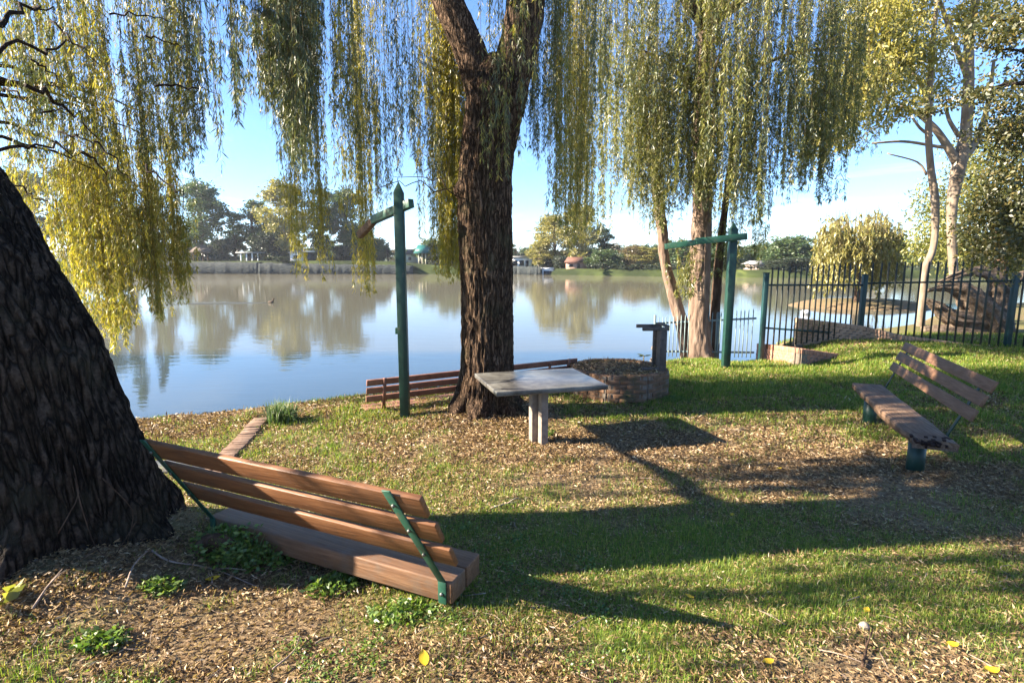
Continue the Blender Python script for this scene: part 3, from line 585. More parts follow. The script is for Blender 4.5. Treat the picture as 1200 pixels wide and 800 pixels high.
# ------------------------------------------------------------------ dark leafy tree reaching in at right
DT = thing('shade_tree', 'dark broad leaved tree reaching in over the fence at the right edge', 'tree', onG(11.2, 10.0))
mb = MB(); trunk_mesh(mb, [(11.3, 10, -.3, .3), (11.2, 10, 1, .26), (10.9, 10, 3, .22), (10.6, 9.8, 5, .16), (10.2, 9.6, 7, .1)], .06, 40, amp=.02, lump=.15, flare=.1, fh=.3, freq=18, seed=33.)
mb.build('trunk', 'bark_dark', DT, smooth=True)
cl = MB(); lb = Branches(DT, 'bark_dark'); rg = np.random.default_rng(41)
for px, py, rx, ry, n, d in ((1195, 225, 48, 70, 5200, 10.2), (1165, 265, 26, 50, 2600, 10.4), (1200, 120, 34, 50, 2200, 10), (1190, 30, 34, 36, 1500, 9.6), (1160, 20, 20, 18, 300, 9.6), (1132, 112, 36, 17, 700, 9.8), (1105, 118, 16, 10, 150, 9.8), (1175, 150, 24, 18, 500, 10), (1215, 290, 40, 40, 1600, 10.4), (1240, 150, 60, 120, 4000, 10.6), (1150, 55, 24, 12, 220, 9.8)):
    c = PY(px, py, d); blobs(cl, [(c, (rx * d / FPX, .8, ry * d / FPX), n)], rg, .085, .042, 0, .35, .1)
    limb(lb, (10.5, 9.8, 5.2 if py < 160 else 3.4), c, .05, .01, .05, 6, rng=rg)
cl.build('crown', 'dark_leaf', DT)

GBt = thing('bushy_tree', 'olive green bushy tree rising behind the gnarled stump', 'tree', onG(22.5, 25))
mb = MB(); trunk_mesh(mb, [(22.5, 25, -.8, .3), (22.4, 25, 2, .24), (22.2, 25.4, 4, .16), (22.0, 26, 6, .08)], .1, 20, amp=.02, lump=.1, freq=14, seed=3.)
mb.build('trunk', 'bark_brown', GBt, smooth=True)
cl = MB(); rg = np.random.default_rng(43)
for px, py, rx, ry, n in ((1125, 235, 40, 45, 3200), (1165, 215, 45, 60, 3600), (1110, 285, 32, 30, 2000), (1160, 290, 50, 26, 2600), (1215, 260, 40, 60, 2000), (1150, 170, 30, 30, 1200), (1190, 310, 40, 16, 900), (1092, 262, 24, 46, 1700)):
    blobs(cl, [(PY(px, py, 26), (rx * 26 / FPX, 1.6, ry * 26 / FPX), n)], rg, .20, .07, 0, .5, .2)
cl.build('crown', 'olive_leaf', GBt)

q = atd(16.2); p0 = PY(1140, 385, 16.2)
ST = thing('fallen_trunk', 'gnarled dark stump of an old fallen willow lying behind the fence', 'stump', onG(p0[0], p0[1]))
mb = MB()
for pts, sd in (([(1185, 400, 40), (1165, 375, 62), (1145, 350, 56), (1128, 335, 34), (1108, 330, 17), (1086, 334, 8)], 1.), ([(1165, 380, 50), (1172, 345, 40), (1165, 318, 28), (1140, 312, 17), (1118, 318, 9), (1098, 326, 5)], 2.),
                ([(1170, 395, 44), (1135, 388, 46), (1105, 385, 34), (1080, 382, 16)], 3.), ([(1175, 350, 20), (1186, 330, 17), (1196, 318, 15), (1210, 312, 12)], 4.), ([(1150, 370, 40), (1118, 366, 34), (1096, 352, 18), (1086, 345, 6)], 5.)):
    trunk_mesh(mb, [q(a_, b_ + 6, c_ * .52) for a_, b_, c_ in pts], .04, 60, amp=.07, lump=.6, freq=12, seed=sd)
mb.build('stump', 'stump_bark', ST, smooth=True)

# ------------------------------------------------------------------ weeping willow on the far side of the inlet
WW = thing('weeping_willow', 'rounded pale yellow weeping willow across the inlet behind the fence', 'tree', onG(24.0, 38))
mb = MB(); trunk_mesh(mb, [(24.4, 38, -1.2, .35), (24.4, 38, 1.5, .3), (24.2, 38, 3.5, .2), (24, 38, 5, .1)], .1, 20, amp=.03, lump=.2, freq=14, seed=2.)
mb.build('trunk', 'bark_brown', WW, smooth=True)
cl = MB(); rg = np.random.default_rng(51); tops = []; lens = []
for _ in range(1300):
    u = rg.uniform(-1, 1); v = rg.uniform(-1, 1)
    if u * u + v * v > 1: continue
    px = 1010 + u * 56; d = 38 + v * 3.2; topy = 244 + 20 * (u * u + v * v) ** 1.5 + rg.uniform(0, 26) + 7 * math.sin(u * 9 + v * 5)
    if abs(px - 1006) < 10 and topy < 285 and rg.random() < .55: continue
    T = PY(px, topy, d); tops.append(T); lens.append(max(.4, (rg.uniform(296, 350) - topy) * d / FPX * rg.uniform(.6, 1)))
strands(cl, tops, lens, rg, .30, .075, .075, spread=.5, twig=.006, fork=False)
cl.build('crown', ['far_yellow', 'twig'], WW)

# ------------------------------------------------------------------ benches
def bench(label, Anear, Afar, back, zs, th, depth, lean, rise, slats, mats, over=(.16, .02), brk=(.06, .05), legs=True, broken=False, slat_h=.11, support=None, shear=0.):
    # Anear/Afar: ends of the seat's back edge at seat-top height; back: unit vector pointing backwards
    Anear = A(Anear); Afar = A(Afar); u = (Anear - Afar); L = np.linalg.norm(u); u = u / L; up = A([0, 0, 1.])
    mid = (Anear + Afar) / 2; root = thing('park_bench', label, 'bench', (mid[0], mid[1], float(H(mid[0], mid[1]))), None)
    F0 = Afar - back * depth; F1 = Anear - back * depth
    mb = MB(); dz = up * th
    if not broken:
        g = .008; h = depth / 2 - g
        mb.hull([Afar - dz, Afar - back * h - dz, Anear - back * h - dz, Anear - dz], [Afar, Afar - back * h, Anear - back * h, Anear])
        a2 = Afar - back * (h + 2 * g); b2 = Anear - back * (h + 2 * g)
        mb.hull([a2 - dz, F0 - dz, F1 - dz, b2 - dz], [a2, F0, F1, b2])
        mb.build('seat', mats['seat'], root, bevel=.010)
    else:
        n = 60; rg = np.random.default_rng(3); rows = []
        for i in range(n + 1):
            t = i / n; c = Afar + u * L * t; wv = .03 * fbm(t * 6, 1.0, 0, 3) + (.10 * sst(.86, 1, t) * vnoise(t * 40, 2, 0) if t > .8 else 0)
            end = .10 * vnoise(3., t * 9, 1.)
            f = c - back * (depth - wv); bk = c + back * .015 * vnoise(t * 7, 4., 2.)
            rows.append([f - dz * (.8 + .3 * vnoise(t * 8, 0., 5.)), f - up * .012, f + back * .02, bk - back * .02, bk - up * .012, bk - dz])
        V = A(rows); m = 6; b_ = V.reshape(-1, 3).copy(); nv = V.shape[1]
        b_[-nv:] += u * (np.array([.02, -.02, -.05, .05, .06, .03])[:, None])
        Fs = [(i * nv + j, i * nv + (j + 1) % nv, (i + 1) * nv + (j + 1) % nv, (i + 1) * nv + j) for i in range(n) for j in range(nv)]
        mb.add(b_, Fs + [tuple(range(nv)), tuple(range(n * nv + nv - 1, n * nv - 1, -1))])
        s = mb.build('seat', mats['seat'], root)
        rt = MB(); e0 = Anear - back * depth * .62 + u * .012
        for k in range(34):
            p = e0 - u * rg.uniform(0, .26) * rg.random() - back * rg.uniform(-.25, .16) * (1 if k % 2 else .6) + up * rg.uniform(-.05, .004)
            rt.beam(p, p + u * rg.uniform(.03, .10) + back * rg.normal(0, .02) + up * rg.normal(0, .01), rg.uniform(.015, .04), rg.uniform(.012, .04))
        rt.build('rotten_edge', 'rotten', s)
    lv = A(back) * lean + up * (rise - th) - u * shear; LL = np.linalg.norm(lv); lu = lv / LL; nrm = np.cross(u, lu); nrm = nrm if nrm @ back < 0 else -nrm
    for e, off, sg in ((Anear, brk[0], -1), (Afar, brk[1], 1)):
        c = e + u * sg * off + back * .008; b_ = MB()
        b_.beam(c - dz, c, .055, .009, back); b_.beam(c, c + lv, .055, .009, nrm)
        o = b_.build('back_bracket', mats['steel'], root, bevel=.002)
        for f in slats:
            bl = MB(); pb = c + lv * f - nrm * .004; bl.tube([pb, pb - nrm * .012], [.011, .011], 8); bl.build('bolt', 'steel', o)
        bl = MB(); pb = c - dz * .55 + back * .004; bl.tube([pb, pb + back * .012], [.011, .011], 8); bl.build('bolt', 'steel', o)
    for k, f in enumerate(slats):
        mb = MB(); c0 = Afar + lv * f - u * over[1] + back * .008 + nrm * .024; c1 = Anear + lv * f + u * over[0] + back * .008 + nrm * .024
        mb.beam(c0, c1, slat_h, .034, nrm); mb.build('back_slat', mats['slat'], root, bevel=.006)
    if legs:
        for t in (.14, .86):
            c = Afar + u * L * t - back * depth * .52; g = float(H(c[0], c[1]))
            mb = MB(); mb.tube([(c[0], c[1], g - .15), (c[0], c[1], c[2] - th + .002)], [legs, legs], 24); mb.build('leg', mats['leg'], root, smooth=False)
    if support:
        for t in support:
            c = Afar + u * L * t; mb = MB(); mb.beam(c + lv * 1.06 - nrm * .008, c - lv * .12 - nrm * .008, .05, .03, nrm); mb.build('back_support', mats['steel'], root)
    return root
# near bench
zb = .20; rise = .84; lean = .38; shr = .09
TA = PZ(453, 574, zb + rise); TB = PZ(168, 515, zb + rise)
uu = (TA - TB); uu[2] = 0; uu /= np.linalg.norm(uu); bk = A([uu[1], -uu[0], 0]); bk = bk if bk[1] < 0 else -bk
A0 = TA - bk * lean + uu * (.06 + shr); A0[2] = zb + .14; B0 = TB - bk * lean - uu * (.05 - shr); B0[2] = zb + .14
bench('brown slatted bench with green brackets at the foot of the leaning willow', A0, B0, bk, zb + .14, .14, .36, lean, rise, (.34, .605, .865),
      dict(seat='seat_top', slat='wood_warm', steel='green_paint', leg='green_paint_dark'), over=(.12, .01), brk=(.06, .05), legs=.08, slat_h=.152, shear=shr)
# bench at right
zs = .40; nf = PZ(1066, 513, zs); ff = PZ(997, 448, zs); uu = nf - ff; uu[2] = 0; uu /= np.linalg.norm(uu); bk = A([-uu[1], uu[0], 0]); bk = bk if bk[0] > 0 else -bk
RB = bench('low bench with broken plank seat and green stump legs on the right lawn', nf + bk * .40, ff + bk * .40, bk, zs, .09, .40, .25, .69, (.47, .73, .97),
      dict(seat='wood_grey', slat='wood_slats', steel='green_paint_dark', leg='green_paint_dark'), over=(.02, .0), brk=(.28, .16), legs=.085, broken=True, slat_h=.125)
# bench by the water
zt = .42; LE = PZ(430, 447, zt); RE = PZ(677, 421, zt); uu = LE - RE; uu[2] = 0; uu /= np.linalg.norm(uu); bk = A([uu[1], -uu[0], 0]); bk = bk if bk[1] < 0 else -bk
lean = .14; d0 = .40
A0 = LE - bk * lean; A0[2] = zt - .47; B0 = RE - bk * lean; B0[2] = zt - .47
bench('long red brown slatted bench facing the river behind the forked willow', A0, B0, bk, zt - .47, .06, .34, lean, .53, (.353, .643, .923),
      dict(seat='wood_red', slat='wood_red', steel='wood_red', leg='green_paint_dark'), over=(0, 0), brk=(.6, .6), legs=.06, slat_h=.10, support=(.93, .5, .05))

# ------------------------------------------------------------------ concrete table
tz = .70
c1 = PZ(582, 459, tz); c2 = PZ(713, 451, tz); c3 = PZ(671, 431, tz); c4 = PZ(556, 437, tz)
tc_ = (c1 + c2 + c3 + c4) / 4
TBL = thing('concrete_table', 'grey concrete slab table on twin square legs beside the forked willow', 'table', onG(.33, 6.75))
mb = MB(); dz = A([0, 0, .06]); mb.hull([c1 - dz, c2 - dz, c3 - dz, c4 - dz], [c1, c2, c3, c4]); mb.build('tabletop', 'concrete_slab', TBL, bevel=.008)
lg = G(626, 519)
for px, py in ((625.5, 519), (636.5, 522)):
    g = G(px, py); g = A([g[0], g[1] + .05, g[2]]); mb = MB(); mb.box((g[0], g[1], (g[2] - .1 + tz - .058) / 2), (.095, .11, tz - .058 - g[2] + .1), .35)
    mb.build('leg', 'concrete_post', TBL, bevel=.008)

# ------------------------------------------------------------------ brick work
def brick_run(mb, pts, zb, zt, bl=.22, bh=.072, bd=.10, joint=.012, rng=RNG, soldier=False, mat=0):
    # pts plan polyline; zb/zt lists of bottom/top heights; bricks in courses
    pts = [A(p, float)[:2] for p in pts]
    sd = [0.]
    for a, b_ in zip(pts[:-1], pts[1:]): sd.append(sd[-1] + np.linalg.norm(b_ - a))
    Ltot = sd[-1]; P = A(pts)
    def at(s): return A([np.interp(s, sd, P[:, 0]), np.interp(s, sd, P[:, 1])])
    lo = min(zb); hi = max(zt); k = 0; z = hi
    while z > lo:
        s = -(bl / 2 if k % 2 else 0)
        hgt = bh
        step = bl
        if soldier and k == 0: hgt = bl * .55; step = bh + .004
        while s < Ltot:
            s0 = max(0, s); s1 = min(Ltot, s + step)
            if s1 - s0 > .03:
                a = at(s0); b_ = at(s1); m = (s0 + s1) / 2; ztop = np.interp(m, sd, zt); zbot = np.interp(m, sd, zb)
                dzz = hi - ztop
                z1 = z - dzz; z0 = z1 - hgt
                if z1 > zbot - .02:
                    d = b_ - a; l = np.linalg.norm(d); d = d / max(l, 1e-6); c = (a + b_) / 2 + rng.normal(0, .003, 2)
                    mb.box((c[0], c[1], (z0 + z1) / 2 - .003), (l - joint, bd + rng.normal(0, .003), hgt - joint), math.atan2(d[1], d[0]) + rng.normal(0, .008), mat)
            s += step
        z -= hgt; k += 1
def core(mb, pts, zb, zt, wd=.08, mat=1):
    for i in range(len(pts) - 1):
        a = A(pts[i], float); b_ = A(pts[i + 1], float); d = b_[:2] - a[:2]; d = d / np.linalg.norm(d); r = A([-d[1], d[0]]) * wd / 2
        bt = [(a[0] - r[0], a[1] - r[1], zb[i]), (b_[0] - r[0], b_[1] - r[1], zb[i + 1]), (b_[0] + r[0], b_[1] + r[1], zb[i + 1]), (a[0] + r[0], a[1] + r[1], zb[i])]
        tp = [(x, y, (zt[i] if k in (0, 3) else zt[i + 1]) - .012) for k, (x, y, _) in enumerate(bt)]
        mb.hull(bt, tp, mat)
# planter
pc = G(733, 473); PC = A([pc[0] + .02, pc[1] + .80]); pz = float(H(PC[0], PC[1])); ph = .47
PLN = thing('brick_planter', 'old mossy eight sided brick planter full of dry leaves behind the table', 'planter', (PC[0], PC[1], pz))
oct_ = lambda r: [(PC[0] + r * math.cos(math.radians(22.5 + 45 * k)), PC[1] + r * math.sin(math.radians(22.5 + 45 * k))) for k in range(8)]
o8 = oct_(.84); mb = MB()
brick_run(mb, o8 + [o8[0]], [pz - .12] * 9, [pz + ph] * 9, bl=.22, bh=.076, bd=.12); core(mb, oct_(.835) + [oct_(.835)[0]], [pz - .12] * 9, [pz + ph - .01] * 9, .10)
mb.build('brick_wall', ['brick_old', 'mortar'], PLN, bevel=.004)
mb = MB(); mb.prism(oct_(.80), pz - .1, pz + ph - .05); mb.build('soil_bed', 'soil', PLN)
mb = MB(); rg = np.random.default_rng(8); n = 2600; a = rg.uniform(0, 6.28, n); r = .84 * np.sqrt(rg.random(n))
P = np.stack([PC[0] + r * np.cos(a), PC[1] + r * np.sin(a), pz + ph - .045 + .05 * rg.random(n)], 1); D = rg.normal(size=(n, 3)); D[:, 2] *= .3
mb.leaves(P, D, .07 * rg.uniform(.6, 1.3, n), .016); kind(mb.build('leaf_litter', 'dry_litter', PLN), 'stuff')
# weathered frame on it
fy = PC[1] + .05; f1 = PY(775, 436, PC[1] - .30); zt0 = pz + ph
FR = thing('timber_frame', 'weathered grey upright frame with two arms standing on the brick planter', 'frame', (f1[0], fy, zt0))
fx = f1[0]
ztop = PY(778, 383, PC[1] - .28)[2]
y0 = PC[1] - .34; y1 = PC[1] + .12
for yy in (y0, y1):
    mb = MB(); mb.beam((fx, yy, zt0 - .03), (fx, yy, ztop - .06), .11, .07, (0, 1, 0)); mb.build('post', 'old_stone', FR, bevel=.006)
    mb = MB(); mb.beam((fx - .36, yy, ztop - .03), (fx + .09, yy, ztop - .028), .07, .058); mb.build('arm', 'old_stone', FR, bevel=.006)
    if yy == y0:
        mb = MB(); mb.beam((fx - .34, yy - .01, zt0 + .022), (fx - .058, yy - .01, zt0 + .022), .07, .04); mb.build('foot_rail', 'old_stone', FR, bevel=.006)
mb = MB(); mb.beam((fx + .02, y0 + .037, (zt0 + ztop) / 2 - .04), (fx + .02, y1 - .037, (zt0 + ztop) / 2 - .04), .045, ztop - zt0 - .09); mb.build('panel', 'old_stone', FR, bevel=.004)
mb = MB(); mb.beam((fx + .06, y0 - .02, ztop + .018), (fx + .06, y1 + .02, ztop + .018), .07, .036); mb.build('cross_rail', 'old_stone', FR, bevel=.004)

# soldier-course kerb along the lawn edge
def gpts(l): return [G(*p) for p in l]
kp = gpts([(786, 427), (800, 421), (815, 417), (832, 415), (856, 416), (880, 420), (905, 425), (928, 429)])
kz = [float(H(p[0], p[1])) for p in kp]
mb = MB(); brick_run(mb, kp, [z - .2 for z in kz], [z + .03 for z in kz], soldier=True, bd=.20); core(mb, kp, [z - .5 for z in kz], [z + .02 for z in kz], .16)
tag(mb.build('brick_kerb', ['brick_tan', 'mortar'], bevel=.004), 'curved row of upright bricks edging the lawn by the right green post', 'kerb')
# curved low wall in the corner
bpx = [(888, 417), (908, 424), (932, 430), (960, 425), (990, 417)]; tpx = [(888, 402), (912, 404), (936, 407), (962, 411), (992, 415)]
bz = [-.36, -.28, -.14, -.10, .0]; bp_ = [PZ(x, y, z) for (x, y), z in zip(bpx, bz)]
tz_ = [PY(x, y, p[1])[2] for (x, y), p in zip(tpx, bp_)]
sp = smoothpath(np.column_stack([A(bp_)[:, :2], bz, tz_]), .12)
mb = MB(); brick_run(mb, sp[:, :2], list(sp[:, 2] - .1), list(sp[:, 3]), soldier=True, bd=.11); core(mb, sp[:, :2], list(sp[:, 2] - .3), list(sp[:, 3] - .01), .085)
tag(mb.build('brick_wall', ['brick_red', 'mortar'], bevel=.004), 'curved low red brick wall dropping to the sunken corner below the fence', 'brick wall')
# long footing wall under the tall fence
def fz(px, py, d): return PY(px, py, d)
W0 = PY(932, 386, 13.9); W1 = PY(1008, 394, 14.4); W2 = PY(1060, 404, 13.9); W3 = PY(1180, 417, 13.0); W4 = PY(1290, 432, 12.2)
wp = [W0, W1, W2, W3, W4]; wt = [PY(932, 372, 13.9)[2], PY(1008, 381, 14.4)[2], PY(1060, 393, 13.9)[2], PY(1180, 408, 13.0)[2], PY(1290, 422, 12.2)[2]]
wb = [p[2] - .3 for p in wp]
mb = MB(); brick_run(mb, wp, wb, wt, soldier=True, bd=.14); core(mb, wp, [z - .3 for z in wb], [z - .01 for z in wt], .11)
tag(mb.build('brick_wall', ['brick_tan', 'mortar'], bevel=.004), 'long low tan brick wall running under the tall palisade fence', 'brick wall')

# ------------------------------------------------------------------ fences
def palisade(root, P0, P1, zlo0, zlo1, zhi0, zhi1, n, wd, rails, mat):
    P0 = A(P0)[:2]; P1 = A(P1)[:2]; d = P1 - P0; ang = math.atan2(d[1], d[0])
    for i in range(1, n):
        t = i / n + RNG.normal(0, .0015); c = P0 + d * t; z0 = zlo0 + (zlo1 - zlo0) * t; z1 = zhi0 + (zhi1 - zhi0) * t
        mb = MB(); s, cc = math.sin(ang), math.cos(ang)
        e = A([cc, s, 0]) * wd / 2; f = A([-s, cc, 0]) * .010; lean = A([cc, s, 0]) * RNG.normal(0, .006)
        bt = [A([*c, z0]) - e - f, A([*c, z0]) + e - f, A([*c, z0]) + e + f, A([*c, z0]) - e + f]
        tp = [p + A([0, 0, z1 - z0 - .06]) + lean for p in bt]; mb.hull(bt, tp)
        ap = A([*c, z1]) + lean; V = tp + [ap - f, ap + f]
        mb.add(V, [(0, 1, 4), (3, 5, 2), (1, 2, 5, 4), (0, 4, 5, 3)]); mb.build('picket', 'fence_picket' if mat == 'fence_green' else mat, root)
    nn = A([-math.sin(ang), math.cos(ang), 0]) * .028
    for (a0, a1) in rails:
        mb = MB(); mb.beam(A([*P0, a0]) + nn, A([*P1, a1]) + nn, .04, .045); mb.build('rail', mat, root)
p1 = PY(892, 412, 13.35); p2 = PY(1008, 385, 14.4); p3 = PY(1179, 412, 13.0); p4 = PY(1300, 425, 12.1)
FN = thing('palisade_fence', 'tall dark green steel palisade fence along the brick wall on the right', 'fence', (p2[0], p2[1], float(H(p2[0], p2[1]))))
z1t = PY(894, 320, 13.35)[2]; z2t = PY(1013, 322, 14.4)[2]; z3t = PY(1192, 320, 13.0)[2]
for p, zl, zh, wd in ((p1, -.6, z1t, .11), (p2, -.2, z2t, .12), (p3, -.2, z3t, .12), (p4, -.2, z3t, .12)):
    mb = MB(); mb.beam((p[0], p[1], zl), (p[0], p[1], zh), wd, .10, (0, 1, 0)); s = mb.build('post', 'fence_green', FN, bevel=.006)
    mb = MB(); mb.box((p[0], p[1], zh + .008), (wd + .02, .12, .016)); mb.build('post_cap', 'fence_green', s)
zl1 = PY(892, 410, 13.35)[2]; zl2 = PY(1008, 392, 14.4)[2]; zl3 = PY(1180, 412, 13)[2]
zp1 = PY(905, 313, 13.35)[2]; zp2 = PY(1010, 307, 14.4)[2]; zp3 = PY(1190, 304, 13)[2]
palisade(FN, p1, p2, zl1, zl2, zp1, zp2, 18, .036, [(PY(905, 334, 13.35)[2], PY(1010, 334, 14.4)[2]), (PY(897, 384, 13.35)[2], PY(1005, 392, 14.4)[2])], 'fence_green')
palisade(FN, p2, p3, zl2, zl3, zp2, zp3, 18, .040, [(PY(1013, 332, 14.4)[2], PY(1188, 329, 13)[2]), (zl2 + .03, zl3 + .03)], 'fence_green')
palisade(FN, p3, p4, zl3, zl3, zp3, zp3, 12, .040, [(PY(1188, 329, 13)[2], PY(1188, 329, 13)[2]), (zl3 + .03, zl3 + .03)], 'fence_green')
l0 = PY(766, 415, 14.0); l1 = PY(884, 413, 13.5)
LF = thing('palisade_fence', 'low thin steel fence along the water edge left of the tall palisade', 'fence', (l0[0], l0[1], -.9))
palisade(LF, l0, l1, -.25, -.2, PY(766, 371, 14)[2], PY(884, 361, 13.5)[2], 26, .022, [(PY(766, 379, 14)[2], PY(884, 373, 13.5)[2]), (-.12, -.07)], 'fence_skylit')
for p, zz, wd in ((l0, PY(766, 369, 14)[2], .05), ((l0 + l1) / 2 + A([.35, 0, 0]), PY(838, 366, 13.7)[2], .05)):
    mb = MB(); mb.beam((p[0], p[1], -1.4), (p[0], p[1], zz), wd, wd, (0, 1, 0)); mb.build('post', 'fence_skylit', LF)
gz = G(767, 428)
mb = MB()
for dx, dz_, r in ((0, .10, .12), (.03, .26, .10), (-.02, .40, .075)):
    mb.tube([(gz[0] + dx, gz[1], gz[2] + dz_ - r * .9), (gz[0] + dx, gz[1], gz[2] + dz_ - r * .4), (gz[0] + dx + .01, gz[1], gz[2] + dz_ + r * .4), (gz[0] + dx, gz[1], gz[2] + dz_ + r * .9)], [r * .4, r, r * .95, r * .35], 12)
tag(mb.build('stone_ornament', 'old_stone', smooth=True), 'small stack of pale rounded stones by the end post of the low fence', 'ornament')
pg = G(754, 430); mb = MB(); mb.tube([pg, pg + A([0, 0, .26])], [.012, .01], 6, 1); rg = np.random.default_rng(2)
for k in range(12):
    a = rg.uniform(0, 6.28); mb.leaves(A([pg + [0, 0, .25]]), A([[math.cos(a), math.sin(a), rg.uniform(-.1, .5)]]), A([.17]), A([.035]), 0, rg)
tag(mb.build('spiky_plant', ['far_dark', 'twig']), 'small dark spiky plant at the bank between planter and low fence', 'plant')

# ------------------------------------------------------------------ green posts
def green_post(label, base, ztop, wd, arm0, arm1, tip, extra):
    base = A(base); root = thing('hanging_post', label, 'post', base); h = wd / 2
    mb = MB(); mb.hull([base + A([x, y, -.3]) for x, y in ((-h, -h), (h, -h), (h, h), (-h, h))], [A([base[0] + x, base[1] + y, ztop - .16]) for x, y in ((-h, -h), (h, -h), (h, h), (-h, h))])
    b0 = [A([base[0] + x, base[1] + y, ztop - .16]) for x, y in ((-h, -h), (h, -h), (h, h), (-h, h))]
    mb.add(b0 + [A([base[0], base[1], ztop])], [(0, 1, 4), (1, 2, 4), (2, 3, 4), (3, 0, 4)])
    mb.build('pole', 'green_paint_dark', root, bevel=.004)
    mb = MB(); mb.beam(arm0, arm1, wd * .72, wd * .9); ar = mb.build('arm', 'green_paint', root, bevel=.006)
    if tip is not None:
        mb = MB(); mb.beam(A(arm1) + A([0, 0, -.02]), tip, wd * .65, wd * .8); mb.build('arm_end', extra, ar, bevel=.006)
    return root
g = G(475, 489); d = g[1]; hd = .105
t0 = PY(466, 212, d)
LP = green_post('dark green post with a thick slanting arm standing in front of the water', g, t0[2], .13, PY(482, 238, d - .12), PY(437, 258, d + .55), PY(421, 276, d + .75), 'wood_grey')
mb = MB(); c = PY(466, 388, d - .075); mb.box((g[0] - .075, g[1] - .02, c[2]), (.05, .07, .09)); mb.build('switch_box', 'green_paint', LP, bevel=.004)
g = G(850, 431); d = g[1]; t0 = PY(859, 260, d)
RP = green_post('green post with a thin cross arm standing on the lawn by the low fence', g, t0[2], .15, PY(875, 277, d - .13), PY(815, 283, d - .05), PY(779, 289, d + .1), 'green_paint')

# ------------------------------------------------------------------ paving by the shore
bp0 = gpts([(307, 492), (296, 504), (283, 519), (266, 536), (246, 560)])
sp = smoothpath(A(bp0)[:, :2], .078); mb = MB(); rg = np.random.default_rng(4)
for i in range(len(sp) - 1):
    d = sp[i + 1] - sp[i]; c = (sp[i] + sp[i + 1]) / 2; z = float(H(c[0], c[1]))
    mb.box((c[0], c[1], z + .012 + rg.normal(0, .003)), (.066, .21 + rg.normal(0, .006), .06), math.atan2(d[1], d[0]) + rg.normal(0, .02))
kind(tag(mb.build('brick_path', 'brick_worn', bevel=.004), 'narrow strip of worn paving bricks leading from bench to shore', 'path'), 'structure')
sa = G(160, 552); sb = G(232, 548)
mb = MB(); mb.box(((sa[0] + sb[0]) / 2, (sa[1] + sb[1]) / 2 + .05, float(H((sa[0] + sb[0]) / 2, sa[1])) + .0), (sb[0] - sa[0] + .35, .36, .07), .12)
tag(mb.build('stone_slab', 'concrete_slab', bevel=.02), 'flat pale paving slab on the grass between trunk and bench', 'slab')
PATH = sp
HAZE = .0002
# ------------------------------------------------------------------ small plants, sticks, leaves
def blades(mb, P, Hh, W, rng, bend=.5, mat=0):
    N = len(P); a = rng.uniform(0, 6.28, N); b = np.abs(rng.normal(0, bend, N)); ax = np.stack([np.cos(a), np.sin(a), np.zeros(N)], 1)
    s = np.stack([-np.sin(a), np.cos(a), np.zeros(N)], 1); tw = rng.uniform(-.8, .8, N)[:, None]; s = s * np.cos(tw) + ax * np.sin(tw)
    Hh = Hh[:, None]; W = np.broadcast_to(W, (N,))[:, None]; up = A([0, 0, 1.])
    m = P + up * Hh * .55 + ax * Hh * .25 * b[:, None]; t = P + up * Hh * np.maximum(.25, 1 - .3 * b[:, None]) + ax * Hh * .8 * b[:, None]
    V = np.stack([P - s * W / 2, P + s * W / 2, m + s * W * .4, t, m - s * W * .4], 1).reshape(-1, 3); i = np.arange(N)[:, None] * 5
    mb.add(V, i + A([[0, 1, 2, 4]]), mat); mb.F.append((i + A([[4, 2, 3]]) + (mb.n - len(V)), mat))
def tuft(label, px, py, r, h, n, mat, name='grass_tuft', cat='grass tuft', wd=.012, bend=.6, leafy=0):
    g = G(px, py); rg = np.random.default_rng(int(px)); a = rg.uniform(0, 6.28, n); q = r * np.sqrt(rg.random(n)) * .6
    x = g[0] + q * np.cos(a); y = g[1] + q * np.sin(a) * .8; P = np.stack([x, y, H(x, y) - .01], 1)
    mb = MB(); blades(mb, P, h * rg.uniform(.5, 1.1, n), wd, rg, bend)
    if leafy:
        k = leafy; a = rg.uniform(0, 6.28, k); q = r * np.sqrt(rg.random(k)); x = g[0] + q * np.cos(a); y = g[1] + q * np.sin(a) * .8
        p = np.stack([x, y, H(x, y) + h * rg.random(k) * (1 - q / r * .6)], 1); D = rg.normal(size=(k, 3)); D[:, 2] = np.abs(D[:, 2]) * .3
        mb.leaves(p, D, .035 * rg.uniform(.6, 1.4, k), .022, 0, rg, .1)
    return tag(mb.build(name, mat), label, cat)
tuft('spiky grey green grass tuft at the shore beside the brick path', 330, 494, .34, .36, 420, 'tuft_leaf', wd=.013, bend=.75)
tuft('ferny dark green weed clump growing behind the near bench', 292, 650, .36, .24, 260, 'weed_leaf', 'weed_clump', 'weed', .006, .8, 1700)
tuft('small leafy green weed beside the bench seat in the foreground', 388, 690, .17, .10, 120, 'weed_leaf', 'weed_clump', 'weed', .006, .8, 330)
tuft('bright green weed patch just behind the bracket end of the near bench', 470, 722, .20, .08, 150, 'weed_leaf', 'weed_clump', 'weed', .006, .8, 420)
tuft('pale leafy weed low in the dry leaves left of the yellow leaf', 190, 690, .12, .07, 80, 'weed_leaf', 'weed_clump', 'weed', .006, .8, 200)
tuft('little green weed in the dry leaves at the bottom left', 120, 755, .13, .06, 90, 'weed_leaf', 'weed_clump', 'weed', .006, .8, 220)
tuft('thin green weed shoot at the foot of the concrete table', 645, 512, .06, .16, 26, 'weed_leaf', 'weed_clump', 'weed', .010, .6, 30)
tuft('green weed tuft by the right foot of the brick planter', 792, 470, .25, .12, 260, 'weed_leaf', 'weed_clump', 'weed', .008, .8, 300)
